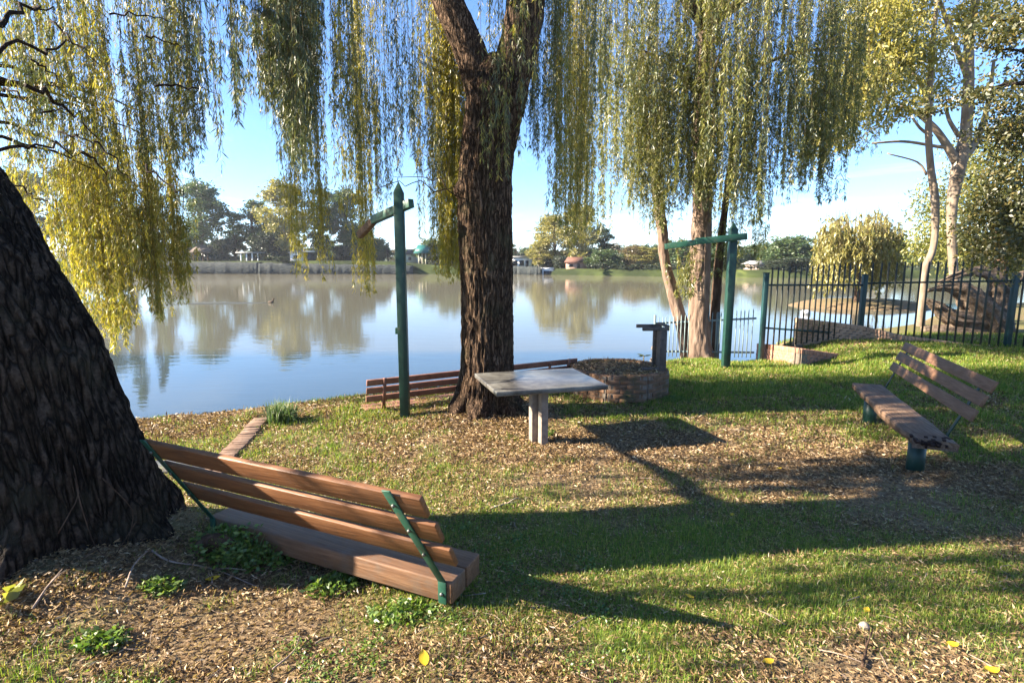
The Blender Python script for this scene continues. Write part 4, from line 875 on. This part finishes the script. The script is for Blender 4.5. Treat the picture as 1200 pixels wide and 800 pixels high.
# broad leaves at the trunk foot
lx = G(8, 702); mb = MB(); rg = np.random.default_rng(77)
for k in range(7):
    a = rg.uniform(0, 6.28); mb.leaves(A([lx + A([rg.normal(0, .03), rg.normal(0, .03), .01])]), A([[math.cos(a), math.sin(a), .7]]), A([.13]), A([.055]), 0, rg, .1)
tag(mb.build('broadleaf_weed', 'olive_leaf'), 'broad pale green leaves at the foot of the leaning trunk', 'weed')
def stick(label, pts, r, mat='dead_wood', lift=.02, name='stick', cat='stick'):
    P = [G(*p) + A([0, 0, lift + .01 * math.sin(i * 2.1)]) for i, p in enumerate(pts)]
    mb = MB(); S = smoothpath(A(P), .04); mb.tube(S, np.linspace(r, r * .4, len(S)), 6)
    if len(S) > 8:
        a = S[len(S) // 2]; b = a + (S[-1] - S[0]) * .22 + A([.05, .03, .03]); mb.tube([a, (a + b) / 2 + A([0, 0, .01]), b], [r * .6, r * .5, r * .3], 5)
    return tag(mb.build(name, mat, smooth=True), label, cat)
stick('long thin pale twig reaching across dry leaves toward the bench', [(178, 648), (200, 662), (250, 668), (305, 692)], .007)
stick('straight grey twig leaning out of the trunk shadow at lower left', [(40, 722), (58, 697), (74, 674)], .007, lift=.05)
stick('short pale twig standing out of the leaves below the trunk', [(148, 697), (158, 672), (173, 652)], .007, lift=.05)
stick('dark curved twig on the bare earth at bottom right', [(1010, 785), (1015, 762), (1012, 742)], .008, 'bark_brown')
stick('thin fallen twig across the bare earth patch', [(960, 765), (985, 772), (1020, 782)], .004)
stick('fallen stick lying in the grass right of the near bench', [(575, 598), (590, 594), (612, 588)], .010)
stick('pale bent grass stalk at the bottom centre left', [(320, 790), (345, 770), (352, 745)], .005, lift=.03)
# dry vines on the leaning trunk
VN = MB(); rg = np.random.default_rng(9)
for pts in ([(88, 560), (95, 592), (112, 640), (130, 655)], [(68, 625), (82, 600), (92, 578), (86, 545)], [(160, 610), (148, 630), (134, 652)], [(120, 560), (150, 590), (156, 606), (148, 640)], [(95, 655), (112, 644), (128, 636)]):
    P = []
    for (x, y) in pts:
        o = A([0, 0, CAMZ]); d = ray(x, y); best = None
        for t in np.linspace(1.5, 5, 900):
            p = o + d * t; zz = p[2]
            c = A([np.interp(zz, [q_[2] for q_ in lt], [q_[0] for q_ in lt]), 3.6]); r = np.interp(zz, [q_[2] for q_ in lt], [q_[3] for q_ in lt]) + .26 * math.exp(-max(0, zz - .25) / .32) + .03
            if np.hypot(p[0] - c[0], p[1] - c[1]) < r or zz < H(p[0], p[1]) + .01: best = p; break
        if best is not None: P.append(best)
    if len(P) > 2: S = smoothpath(A(P), .04); VN.tube(S, np.linspace(.0045, .002, len(S)), 5)
VN.build('dead_vine', 'bark_brown', LW, smooth=True)
g = G(244, 650); mb = MB(); S = smoothpath(A([g + A([-.10, -.02, -.05]), g + A([-.03, 0, .07]), g + A([.05, 0, .10]), g + A([.12, .02, .07]), g + A([.15, .03, -.03])]), .02)
mb.tube(S, .055 * np.sin(np.linspace(.5, 2.6, len(S))), 20, 0, bark_disp(.02, .5, freq=30, seed=2.)); tag(mb.build('root_knob', 'bark_brown', smooth=True), 'knobbly grey root stub between leaning trunk and near bench', 'root')
for i, (px, py, L, a, lab) in enumerate([(250, 682, .085, .5, 'bright yellow fallen leaf on brown litter behind the near bench'), (497, 780, .085, 1.9, 'yellow fallen leaf standing on edge at the bottom centre'),
        (1115, 760, .075, .1, 'oval yellow leaf on the grass at lower right, upper one of two'), (1161, 790, .08, .0, 'oval yellow leaf at the bottom right corner'), (900, 780, .065, .2, 'yellow leaf on the grass edge by the bare earth'),
        (1015, 719, .06, .8, 'yellow orange leaf on the bright grass strip at right'), (808, 703, .055, 2.4, 'small yellow leaf in the grass below the dark shade'), (858, 606, .06, 1.0, 'small faded yellow leaf in the shade before the broken bench'), (913, 551, .07, .3, 'small yellow leaf on the sunlit dirt strip before the broken bench')]):
    g = G(px, py); n_ = 9; mb = MB(); t = np.linspace(0, 1, n_); wv = .26 * L * np.sin(t * math.pi) ** .8 * 1.15
    zz = .012 + .25 * L * (t - .5) ** 2 + (.03 if i == 1 else 0) * t; V = []
    for k in range(n_):
        for s_ in (-1, 0, 1): V.append((L * (t[k] - .5), s_ * wv[k], zz[k] + abs(s_) * .006))
    V = A(V); c_, s_ = math.cos(a), math.sin(a); V = np.stack([g[0] + V[:, 0] * c_ - V[:, 1] * s_, g[1] + V[:, 0] * s_ + V[:, 1] * c_, g[2] + V[:, 2] + .012], 1)
    mb.add(V, [(k * 3 + j, (k + 1) * 3 + j, (k + 1) * 3 + j + 1, k * 3 + j + 1) for k in range(n_ - 1) for j in (0, 1)])
    tag(mb.build('yellow_leaf', 'fallen_yellow', smooth=True), lab, 'leaf', 'bright yellow leaves fallen on the lawn')
g = G(1012, 736); mb = MB(); mb.tube([g + A([0, 0, -.01]), g + A([0, 0, .005]), g + A([.005, 0, .025]), g + A([.005, 0, .04])], [.02, .03, .026, .008], 10)
tag(mb.build('pebble', 'concrete_post', smooth=True), 'pale pebble at the edge of the bare earth patch', 'pebble')

# ------------------------------------------------------------------ grass and litter
rg = np.random.default_rng(100)
def wedge(n, d0, d1, pw=1.0):
    y = d0 + (d1 - d0) * rg.random(n) ** pw; x = rg.uniform(-1, 1, n) * (1.16 * y + 2.3); return x, y
def keep_land(x, y):
    dp_ = np.min(np.hypot(x[:, None] - PATH[None, ::4, 0], y[:, None] - PATH[None, ::4, 1]), 1) if len(x) < 2e6 else 9
    return (H(x, y) > -.5) & (y < edge_near(x) + .3) & ((dp_ > .17) | (rg.random(len(x)) < .06))
x, y = wedge(1150000, 1.9, 15.5, 1.15)
gcov = greenness(x, y); k = (rg.random(len(x)) < gcov ** 1.2) & keep_land(x, y) & (np.hypot(x + 3.1, y - 3.6) > .75); x = x[k]; y = y[k]
s = np.clip(y / 5, .75, 2.2); P = np.stack([x, y, H(x, y) - .005], 1)
mb = MB(); blades(mb, P, .055 * s ** .6 * rg.uniform(.5, 1.35, len(x)) * (.55 + .9 * fbm(x * 3.5, y * 3.5, 21., 2)), .0045 * s, rg, .8)
kind(tag(mb.build('lawn_grass', 'grass_blade'), 'short green grass blades of the riverside lawn', 'grass'), 'stuff')
x, y = wedge(980000, 1.8, 14.5, 1.3)
gl = 1 - .62 * greenness(x, y); bare = np.exp(-((x - 1.75) / .8) ** 2 - ((y - 2.45) / .33) ** 2); gl = gl * (1 - .85 * bare)
k = (rg.random(len(x)) < gl * (.34 + 1.1 * sst(.34, .66, fbm(x * 1.9, y * 1.9, 9., 4)))) & keep_land(x, y); x = x[k]; y = y[k]; n = len(x)
s = np.clip(y / 5, .85, 1.8); P = np.stack([x, y, H(x, y) + .004 + .018 * rg.random(n)], 1); D = rg.normal(size=(n, 3)); D[:, 2] *= .28
mb = MB(); mb.leaves(P, D, .040 * s * rg.uniform(.4, 1.45, n), .0088 * s * rg.uniform(.6, 1.6, n), 0, rg, .12)
kind(tag(mb.build('fallen_leaves', 'dry_litter'), 'dry brown willow leaves scattered over the lawn', 'leaf litter'), 'stuff')

cc = np.column_stack(wedge(560, 1.9, 5.0)); cc = cc[(cc[:, 0] < .6) & (np.hypot(cc[:, 0] + 3.1, cc[:, 1] - 3.6) > .95)]
cc = cc[fbm(cc[:, 0] * 1.3, cc[:, 1] * 1.3, 14., 2) > .51]; w_ = rg.integers(0, len(cc), 9000); x = cc[w_, 0] + rg.normal(0, .05, 9000); y = cc[w_, 1] + rg.normal(0, .05, 9000)
P = np.stack([x, y, H(x, y) + .006 + .035 * rg.random(9000)], 1); D = rg.normal(size=(9000, 3)); D[:, 2] = np.abs(D[:, 2]) * .35
mb = MB(); mb.leaves(P, D, .019 * rg.uniform(.5, 1.5, 9000), .012 * rg.uniform(.6, 1.4, 9000), 0, rg, .1)
kind(tag(mb.build('ground_weeds', 'weed_leaf'), 'low green weed leaves sprinkled through the litter in the foreground', 'weeds'), 'stuff')
mb = MB(); x, y = wedge(520, 1.9, 7.5, 1.3); nt_ = np.hypot(x + 2.6, y - 3.0); k = (rg.random(520) < .35 + .9 * np.exp(-(nt_ / .9) ** 2)) & (y < edge_near(x)); x = x[k]; y = y[k]
for px_, py_ in zip(x, y):
    L = rg.uniform(.04, .20); a = rg.uniform(0, 6.28); t = np.linspace(-.5, .5, 5); bx_ = rg.normal(0, .15) * L
    P = np.stack([px_ + L * t * math.cos(a) - bx_ * (4 * t * t) * math.sin(a), py_ + L * t * math.sin(a) + bx_ * (4 * t * t) * math.cos(a), np.zeros(5)], 1); P[:, 2] = H(P[:, 0], P[:, 1]) + .012 + .02 * rg.random(); P[:, 2] += L * rg.normal(0, .12) * t
    mb.tube(P, np.linspace(.0035, .0012, 5) * rg.uniform(.6, 1.5), 4)
kind(tag(mb.build('fallen_twigs', 'dead_wood'), 'thin broken twigs lying all over the litter', 'twigs'), 'stuff')
# ------------------------------------------------------------------ far bank: trees
def proto_tree(height, blobspec, leaf, wid, mat, seed, trunk_r=.35, bark='bark_brown', hang=.3, limbs=True):
    root = bpy.data.objects.new('far_tree', None); COL.objects.link(root); rg = np.random.default_rng(seed)
    mb = MB(); mb.tube([(0, 0, -1.5), (.1, 0, height * .25), (-.1, .1, height * .55), (0, 0, height * .85)], [trunk_r * 1.2, trunk_r, trunk_r * .6, trunk_r * .2], 10)
    for c, r, n in blobspec:
        if limbs: limb(mb, (0, 0, height * .22 + .4 * max(0, c[2] - height * .4)), c, trunk_r * .4, .04, .03, 6, rng=rg)
    mb.build('trunk', bark, root, smooth=True)
    cl = MB(); blobs(cl, blobspec, rg, leaf, wid, 0, hang, .1); cl.build('crown', mat, root); return root
def rb(seed, n, hgt, w, z0, rmin, rmax, cnt):
    n = int(n * 1.5); rmin *= 1.35; rmax *= 1.35; cnt = int(cnt * 1.15); z0 *= .7
    rg = np.random.default_rng(seed); out = []
    for i in range(n):
        t = rg.random(); z = z0 + (hgt - z0) * t; ww = w * math.sin(math.pi * (.18 + .72 * t)) * .75
        a = rg.uniform(0, 6.28); r = rg.uniform(rmin, rmax); q = ww * math.sqrt(rg.random())
        out.append(((q * math.cos(a), q * math.sin(a), min(z, hgt - r * .7)), (r, r, r * .8), cnt))
    return out
PROT = {
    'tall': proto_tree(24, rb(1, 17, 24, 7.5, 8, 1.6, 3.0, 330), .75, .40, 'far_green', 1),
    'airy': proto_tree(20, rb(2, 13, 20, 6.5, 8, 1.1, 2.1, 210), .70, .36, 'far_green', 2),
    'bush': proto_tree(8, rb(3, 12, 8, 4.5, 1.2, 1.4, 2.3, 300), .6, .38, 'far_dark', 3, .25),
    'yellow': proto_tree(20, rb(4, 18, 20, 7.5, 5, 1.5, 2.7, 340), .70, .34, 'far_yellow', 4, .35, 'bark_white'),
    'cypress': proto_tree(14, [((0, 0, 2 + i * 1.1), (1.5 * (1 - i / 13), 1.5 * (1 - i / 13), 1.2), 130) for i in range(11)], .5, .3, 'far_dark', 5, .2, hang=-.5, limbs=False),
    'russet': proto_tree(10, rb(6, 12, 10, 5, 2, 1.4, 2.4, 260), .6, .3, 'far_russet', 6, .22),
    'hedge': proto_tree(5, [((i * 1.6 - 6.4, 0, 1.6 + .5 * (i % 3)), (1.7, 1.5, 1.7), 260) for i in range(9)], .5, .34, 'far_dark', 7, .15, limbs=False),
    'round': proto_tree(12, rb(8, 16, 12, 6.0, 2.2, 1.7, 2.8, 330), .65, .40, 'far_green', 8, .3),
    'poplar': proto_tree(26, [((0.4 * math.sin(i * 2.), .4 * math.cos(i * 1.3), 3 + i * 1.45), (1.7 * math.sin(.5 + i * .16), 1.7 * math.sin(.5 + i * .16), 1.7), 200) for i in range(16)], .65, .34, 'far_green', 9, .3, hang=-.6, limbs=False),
}
PH = dict(tall=24, airy=20, bush=8, yellow=20, cypress=14, russet=10, hedge=5, round=12, poplar=26); PWD = dict(tall=15, airy=13, bush=10, yellow=15, cypress=3.4, russet=11, hedge=15, round=13, poplar=4.2)
used = set(); TG = 'trees on the far bank'
def far(kind_, name, label, cat, px, ytop, wpx, off, rot=0.):
    x = (px - 600) / FPX
    d = 150.
    for _ in range(8): d = edge_far(x * d) + off
    p = PY(px, 310, d); zb = float(H(p[0], p[1])); top = PY(px, ytop, d)[2]
    src = PROT[kind_]; o = src if kind_ not in used else copy_tree(src); used.add(kind_)
    o.name = name; o.location = (p[0], p[1], zb); hs = max(.1, (top - zb)) / PH[kind_]; ws = 1.22 * wpx * d / FPX / PWD[kind_]
    o.scale = (ws, ws, hs); o.rotation_euler = (0, 0, rot); tag(o, label, cat, TG); return o
F_ = [('poplar', 'poplar_tree', 'tallest narrow poplar on the far bank behind the left willow curtain', 'tree', 152, 150, 20, 22), ('poplar', 'poplar_tree', 'narrow poplar on the far bank half hidden by the left willow curtain', 'tree', 180, 172, 18, 24),
      ('tall', 'eucalyptus_tree', 'broad grey green tree behind the left willow curtain on the far bank', 'tree', 110, 190, 80, 20), ('tall', 'eucalyptus_tree', 'tree at the far left end of the opposite bank', 'tree', 30, 200, 90, 24),
      ('airy', 'eucalyptus_tree', 'thin airy tree beside the edge of the left willow curtain', 'tree', 196, 212, 34, 16), ('tall', 'eucalyptus_tree', 'tall dense round topped tree standing over the dark thatched shelter', 'tree', 238, 213, 58, 12),
      ('airy', 'eucalyptus_tree', 'airy mauve grey tree right of the tall round topped tree', 'tree', 276, 250, 44, 14), ('airy', 'eucalyptus_tree', 'open crowned tree above the white posted pergola', 'tree', 298, 234, 46, 18),
      ('bush', 'dark_shrub', 'dark bushy tree low behind the pergola', 'tree', 312, 272, 40, 8), ('bush', 'dark_shrub', 'dark low bush right of the thatched shelter', 'bush', 262, 280, 30, 9),
      ('yellow', 'eucalyptus_tree', 'tall yellow leaved tree with white stem left of the white cottage', 'tree', 342, 214, 60, 12), ('airy', 'eucalyptus_tree', 'tall grey green tree behind the white cottage', 'tree', 376, 222, 48, 18), ('tall', 'eucalyptus_tree', 'broad airy tree behind the hanging yellow strands', 'tree', 408, 222, 52, 20),
      ('bush', 'dark_shrub', 'round dark bush at the right of the white cottage', 'bush', 377, 280, 24, 8), ('round', 'leafy_tree', 'mid green tree behind the sloping far lawn', 'tree', 422, 262, 40, 26), ('round', 'leafy_tree', 'low green tree left of the slanting arm post', 'tree', 445, 279, 30, 24),
      ('cypress', 'cypress_tree', 'small pointed dark cypress on the far lawn', 'tree', 455, 284, 9, 22), ('round', 'leafy_tree', 'umbrella topped tree right of the green roofed pavilion', 'tree', 503, 279, 32, 14), ('round', 'leafy_tree', 'round tree hidden behind the bright yellow strand', 'tree', 525, 268, 34, 18), ('yellow', 'eucalyptus_tree', 'yellow tree behind the forked willow trunk', 'tree', 560, 262, 44, 18),
      ('airy', 'eucalyptus_tree', 'little dark tree just right of the forked willow trunk', 'tree', 600, 286, 12, 16), ('bush', 'dark_shrub', 'dark bushes behind the grey house', 'bush', 614, 297, 26, 28), ('yellow', 'eucalyptus_tree', 'sunlit yellow green willow above the white boathouse', 'tree', 632, 284, 32, 7),
      ('yellow', 'eucalyptus_tree', 'large pale gold tree right of the pylon', 'tree', 650, 252, 56, 12), ('yellow', 'eucalyptus_tree', 'tall gold tree with white trunk by the brick house', 'tree', 683, 240, 50, 14), ('bush', 'dark_shrub', 'dark shade tree over the boathouse roof', 'tree', 640, 296, 26, 13),
      ('round', 'leafy_tree', 'dark green tree right of the brick house', 'tree', 708, 292, 40, 8), ('airy', 'eucalyptus_tree', 'grey airy tree above the dark hedge', 'tree', 708, 268, 34, 22), ('russet', 'leafy_tree', 'russet brown tree right of the dark green tree', 'tree', 742, 288, 40, 14), ('yellow', 'leafy_tree', 'low yellow green tree behind the hedge', 'tree', 760, 290, 46, 16), ('round', 'leafy_tree', 'green tree seen between the two pink stems', 'tree', 792, 280, 40, 14),
      ('hedge', 'dark_hedge', 'long dark waterside hedge below the russet tree', 'hedge', 752, 307, 60, 3), ('hedge', 'dark_hedge', 'dark waterside hedge right of the brick house', 'hedge', 706, 306, 44, 3),
      ('hedge', 'dark_hedge', 'low dark hedge on top of the far stone embankment', 'hedge', 326, 299, 56, 5), ('bush', 'dark_shrub', 'dark bush at the left willow curtain edge on the far bank', 'bush', 208, 284, 34, 10),
      ('bush', 'dark_shrub', 'dark shrub left of the far sloping lawn', 'bush', 404, 288, 30, 16), ('bush', 'dark_shrub', 'dark shrub far behind the tip of the slanting arm', 'bush', 437, 292, 26, 30), ('bush', 'dark_shrub', 'dark bush under the yellow strand by the green pavilion', 'bush', 517, 294, 30, 9),
      ('bush', 'dark_shrub', 'dark bush hidden behind the forked willow trunk', 'bush', 566, 296, 50, 9), ('bush', 'dark_shrub', 'low bush between boathouse and brick house', 'bush', 658, 300, 22, 6), ('hedge', 'dark_hedge', 'dark hedge seen between the pink brown stems', 'hedge', 800, 306, 56, 3),
      ('hedge', 'dark_hedge', 'dark hedge behind the low fence and right post', 'hedge', 858, 308, 60, 4), ('bush', 'dark_shrub', 'dark bush at the foot of the tall gold tree', 'bush', 690, 296, 22, 14), ('round', 'leafy_tree', 'dense tree filling the gap right of the pergola', 'tree', 322, 262, 44, 22), ('bush', 'dark_shrub', 'dark bush right of the pink house', 'bush', 908, 305, 26, 6),
      ('round', 'leafy_tree', 'large round green tree beyond the inlet left of the weeping willow', 'tree', 926, 276, 60, 14), ('round', 'leafy_tree', 'green tree beyond the inlet over the pink house', 'tree', 896, 284, 44, 22), ('bush', 'dark_shrub', 'dark waterside bush below the large round green tree', 'bush', 930, 302, 44, 4),
      ('tall', 'eucalyptus_tree', 'green tree on the far shore behind the pale stem of the gum', 'tree', 1085, 284, 70, 20), ('bush', 'dark_shrub', 'dark bush at the far shore behind the weeping willow', 'bush', 985, 300, 60, 6), ('round', 'leafy_tree', 'green tree far behind the gnarled stump', 'tree', 1150, 278, 80, 20), ('round', 'leafy_tree', 'green tree behind the right green post', 'tree', 842, 282, 50, 18)]
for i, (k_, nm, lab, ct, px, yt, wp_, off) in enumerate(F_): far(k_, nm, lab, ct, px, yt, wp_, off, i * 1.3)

kb = np.random.default_rng(61)
for i, px in enumerate(np.arange(90, 1240, 21.0)):
    if 470 < px < 488: continue
    o = far('round' if i % 3 else 'russet', 'distant_tree', 'distant tree in the hazy belt low on the horizon behind the far bank', 'tree', px + kb.uniform(-6, 6), kb.uniform(283, 295), kb.uniform(24, 40), kb.uniform(45, 90), i * 2.1)
    o['group'] = 'distant belt of trees on the horizon'
# ------------------------------------------------------------------ far bank: walls, buildings
def fpos(px, off):
    x = (px - 600) / FPX; d = 150.
    for _ in range(8): d = edge_far(x * d) + off
    p = PY(px, 310, d); return A([p[0], p[1], float(H(p[0], p[1]))]), d / FPX
def far_wall(label, px0, px1, h0, h1, mat='bank_stone_shaded', off=-1.6):
    mb = MB(); n = 70; rg = np.random.default_rng(int(px0)); rows = []
    for i in range(n + 1):
        p, s = fpos(px0 + (px1 - px0) * i / n, off); t = h0 + (h1 - h0) * i / n + rg.normal(0, .07); f = rg.normal(0, .10)
        rows.append([(p[0], p[1] + f, -1.8), (p[0], p[1] + .2 + f, .3 * t), (p[0], p[1] + .5 + f * .6, t), (p[0], p[1] + 3.0, t + .1), (p[0], p[1] + 3.0, -1.8)])
    V = A(rows).reshape(-1, 3); m = 5
    mb.add(V, [(i * m + j, (i + 1) * m + j, (i + 1) * m + (j + 1) % m, i * m + (j + 1) % m) for i in range(n) for j in range(m)] + [tuple(range(m)), tuple(range(n * m + m - 1, n * m - 1, -1))])
    return tag(mb.build('river_wall', mat), label, 'wall')
far_wall('dark grey stone river wall below the thatched shelter and pergola', 120, 301, 2.3, 2.0)
far_wall('dark stone embankment under the sloping far lawn', 302, 482, 1.9, 1.2)
far_wall('low dark stone wall below the grey house', 583, 634, 1.2, .9)
def house(name, label, px, off, wpx, hpx, roof, wall, depth=6., roofh=1.4, openings=(), lift=0., flat=False, posts=0, cat='house', over=.5):
    p, s = fpos(px, off); w_ = wpx * s; h = hpx * s; z = p[2] + lift
    root = thing(name, label, cat, (p[0], p[1], z))
    if not posts:
        mb = MB(); mb.box((p[0], p[1] + depth / 2, z + h / 2 - .4), (w_, depth, h + .8)); wl = mb.build('wall', wall, root)
    else:
        for i in range(posts):
            mb = MB(); xx = p[0] - w_ / 2 + w_ * (i + .5) / posts; mb.beam((xx, p[1], z - .6), (xx, p[1], z + h), .28, .28, (0, 1, 0)); mb.build('post', wall, root)
        mb = MB(); mb.box((p[0], p[1] + depth, z + h / 2 - .3), (w_, .2, h + .6)); mb.build('back_wall', 'dark_opening' if wall != 'wall_white' else 'roof_thatch', root)
    mb = MB(); x0, x1, y0, y1 = p[0] - w_ / 2 - over, p[0] + w_ / 2 + over, p[1] - over, p[1] + depth + over
    if flat: mb.box(((x0 + x1) / 2, (y0 + y1) / 2, z + h + .15), (x1 - x0, y1 - y0, .3))
    else:
        ym = (y0 + y1) / 2; xa = x0 + (x1 - x0) * .18; xb = x1 - (x1 - x0) * .18
        mb.add([(x0, y0, z + h), (x1, y0, z + h), (x1, y1, z + h), (x0, y1, z + h), (xa, ym, z + h + roofh), (xb, ym, z + h + roofh)], [(0, 1, 5, 4), (1, 2, 5), (2, 3, 4, 5), (3, 0, 4), (3, 2, 1, 0)])
    mb.build('roof', roof, root)
    for (nm, fx0, fx1, fz0, fz1) in openings:
        mb = MB(); mb.box((p[0] - w_ / 2 + w_ * (fx0 + fx1) / 2, p[1] - .03, z + h * (fz0 + fz1) / 2), (w_ * (fx1 - fx0), .1, h * (fz1 - fz0))); mb.build(nm, 'dark_opening', root)
    return root
house('thatched_shelter', 'dark thatched riverside shelter under the tall round topped tree', 236, 5, 22, 10, 'roof_thatch', 'bark_brown', 5, 2.2, posts=4, cat='shelter')
house('pergola', 'open pergola with white posts above the stone river wall', 293, 5, 26, 9, 'roof_grey', 'wall_white', 4, .3, flat=True, posts=4, cat='pergola')
house('white_cottage', 'white cottage with a dark window on the far bank left of the yellow strand', 347, 6, 13, 9, 'roof_grey', 'wall_white', 5, 1.0, [('window', .3, .8, .3, .7)])
house('flat_shed', 'low shed with a flat white roof right of the white cottage', 363, 7, 9, 10, 'wall_white', 'dark_opening', 4, .3, flat=True, cat='shed')
house('cream_house', 'cream gabled house left of the green roofed pavilion', 481, 18, 11, 9, 'roof_thatch', 'wall_cream', 6, 1.6, [('window', .3, .6, .3, .7)])
house('green_pavilion', 'pavilion with a teal green roof behind the slanting arm post', 495, 9, 12, 12, 'roof_green', 'wall_cream', 4, 2.4, posts=3, cat='pavilion', over=.9)
house('grey_house', 'white flat roofed house with dark windows right of the forked willow trunk', 611, 11, 24, 12, 'roof_grey', 'wall_white', 7, .4, [('window', .05, .3, .2, .7), ('window', .4, .62, .2, .7), ('door', .7, .85, .0, .7)], flat=True)
house('boathouse', 'small white boathouse with a dark doorway at the waterline', 642, .6, 13, 9, 'wall_white', 'wall_white', 4, .3, [('doorway', .14, .84, .08, .78)], flat=True, lift=-.5, cat='boathouse', over=.12)
house('brick_house', 'brick house with a red roof at the waterline right of the boathouse', 676, 4, 24, 7, 'roof_red', 'wall_brick', 6, 1.4, [('window', .1, .3, .3, .75), ('door', .5, .65, 0, .8)])
house('pink_house', 'small pink house on the far shore beyond the low fence', 891, 10, 18, 6, 'roof_grey', 'wall_pink', 5, .8, [('window', .3, .5, .3, .7)])
# pylon
pd = 620.; pb = PY(619, 300, pd); pt = PY(612, 271, pd); zb_ = 8.
PYL = thing('power_pylon', 'faint steel power pylon far behind the opposite bank', 'pylon', (pt[0], pd, zb_)); mb = MB()
for sgn in (-1, 1):
    for dx in (-.7, .7):
        mb.beam((pt[0] + dx * .3, pd, zb_ - 4), (pt[0] + sgn * 6 + dx, pd, pt[2]), .35, .35, (0, 1, 0))
    for k in range(8):
        a, b = k / 8, (k + 1) / 8; mb.beam((pt[0] + sgn * 6 * a - .5, pd, zb_ + (pt[2] - zb_) * a), (pt[0] + sgn * 6 * b + .5, pd, zb_ + (pt[2] - zb_) * b), .2, .2, (0, 1, 0))
mb.build('legs', 'pylon_steel', PYL)
mb = MB(); mb.beam((pt[0] - 11, pd, pt[2]), (pt[0] + 11, pd, pt[2]), .5, .5, (0, 1, 0)); mb.beam((pt[0] - 11, pd, pt[2]), (pt[0], pd, pt[2] + 2), .3, .3, (0, 1, 0)); mb.beam((pt[0] + 11, pd, pt[2]), (pt[0], pd, pt[2] + 2), .3, .3, (0, 1, 0)); mb.build('crossarm', 'pylon_steel', PYL)
# ------------------------------------------------------------------ on the water
dp = PZ(317, 355, WATER); mb = MB()
S = smoothpath(A([(-.22, 0, .08), (-.12, 0, .10), (.0, 0, .09), (.12, 0, .10), (.19, 0, .20), (.22, 0, .32), (.27, 0, .36), (.33, 0, .345), (.38, 0, .335)]), .02)
R_ = np.interp(np.linspace(0, 1, len(S)), [0, .2, .42, .56, .66, .78, .86, .94, 1], [.01, .10, .13, .09, .05, .04, .055, .03, .012]); mb.tube(S + A([dp[0], dp[1], WATER - .02]), R_, 14)
tag(mb.build('duck', 'duck_brown', smooth=True), 'small dark duck swimming with a wake on the open river', 'duck')
mb = MB()
for sg in (-1, 1):
    n = 24; t = np.linspace(0, 1, n)[:, None]; c = A([dp[0] - .3, dp[1], WATER - .03]) + t * A([-7.5, sg * 1.1 - .6, 0]); mb.tube(c, .05 + .03 * np.sin(t[:, 0] * 3.1), 8)
kind(tag(mb.build('duck_wake', 'river_water', smooth=True), 'thin wake trailing left behind the swimming duck', 'wake'), 'structure')
bp_ = PZ(944, 368, WATER); mb = MB()
mb.tube(A([(-.30, 0, 0), (-.26, 0, 0), (-.15, 0, .01), (.15, 0, .01), (.26, 0, 0), (.30, 0, 0)]) + A([bp_[0], bp_[1], WATER + .08]), [.03, .11, .17, .17, .11, .03], 14)
tag(mb.build('mooring_float', 'boat_white', smooth=True), 'small white float lying on the inlet seen through the tall fence', 'float')
bx = onG(*PY(1171, 371, 19.)[:2]); mb = MB(); mb.tube([bx, bx + A([0, 0, .05]), bx + A([0, 0, .34]), bx + A([0, 0, .40]), bx + A([0, 0, .42])], [.16, .19, .19, .17, .10], 16)
tag(mb.build('plastic_drum', 'blue_plastic', smooth=True), 'small blue plastic drum by the gnarled stump behind the fence', 'drum')

# ------------------------------------------------------------------ air
m, nt, N, Lk = new_mat('haze_air'); MAT['haze_air'] = m
out = N.new('ShaderNodeOutputMaterial'); vp = N.new('ShaderNodeVolumePrincipled')
vp.inputs['Color'].default_value = (.86, .91, 1, 1); vp.inputs['Density'].default_value = HAZE; vp.inputs['Anisotropy'].default_value = .2
Lk.new(vp.outputs[0], out.inputs['Volume'])
mb = MB(); mb.box((0, 1180, 26), (3000, 2460, 60)); kind(mb.build('haze', 'haze_air'), 'stuff')
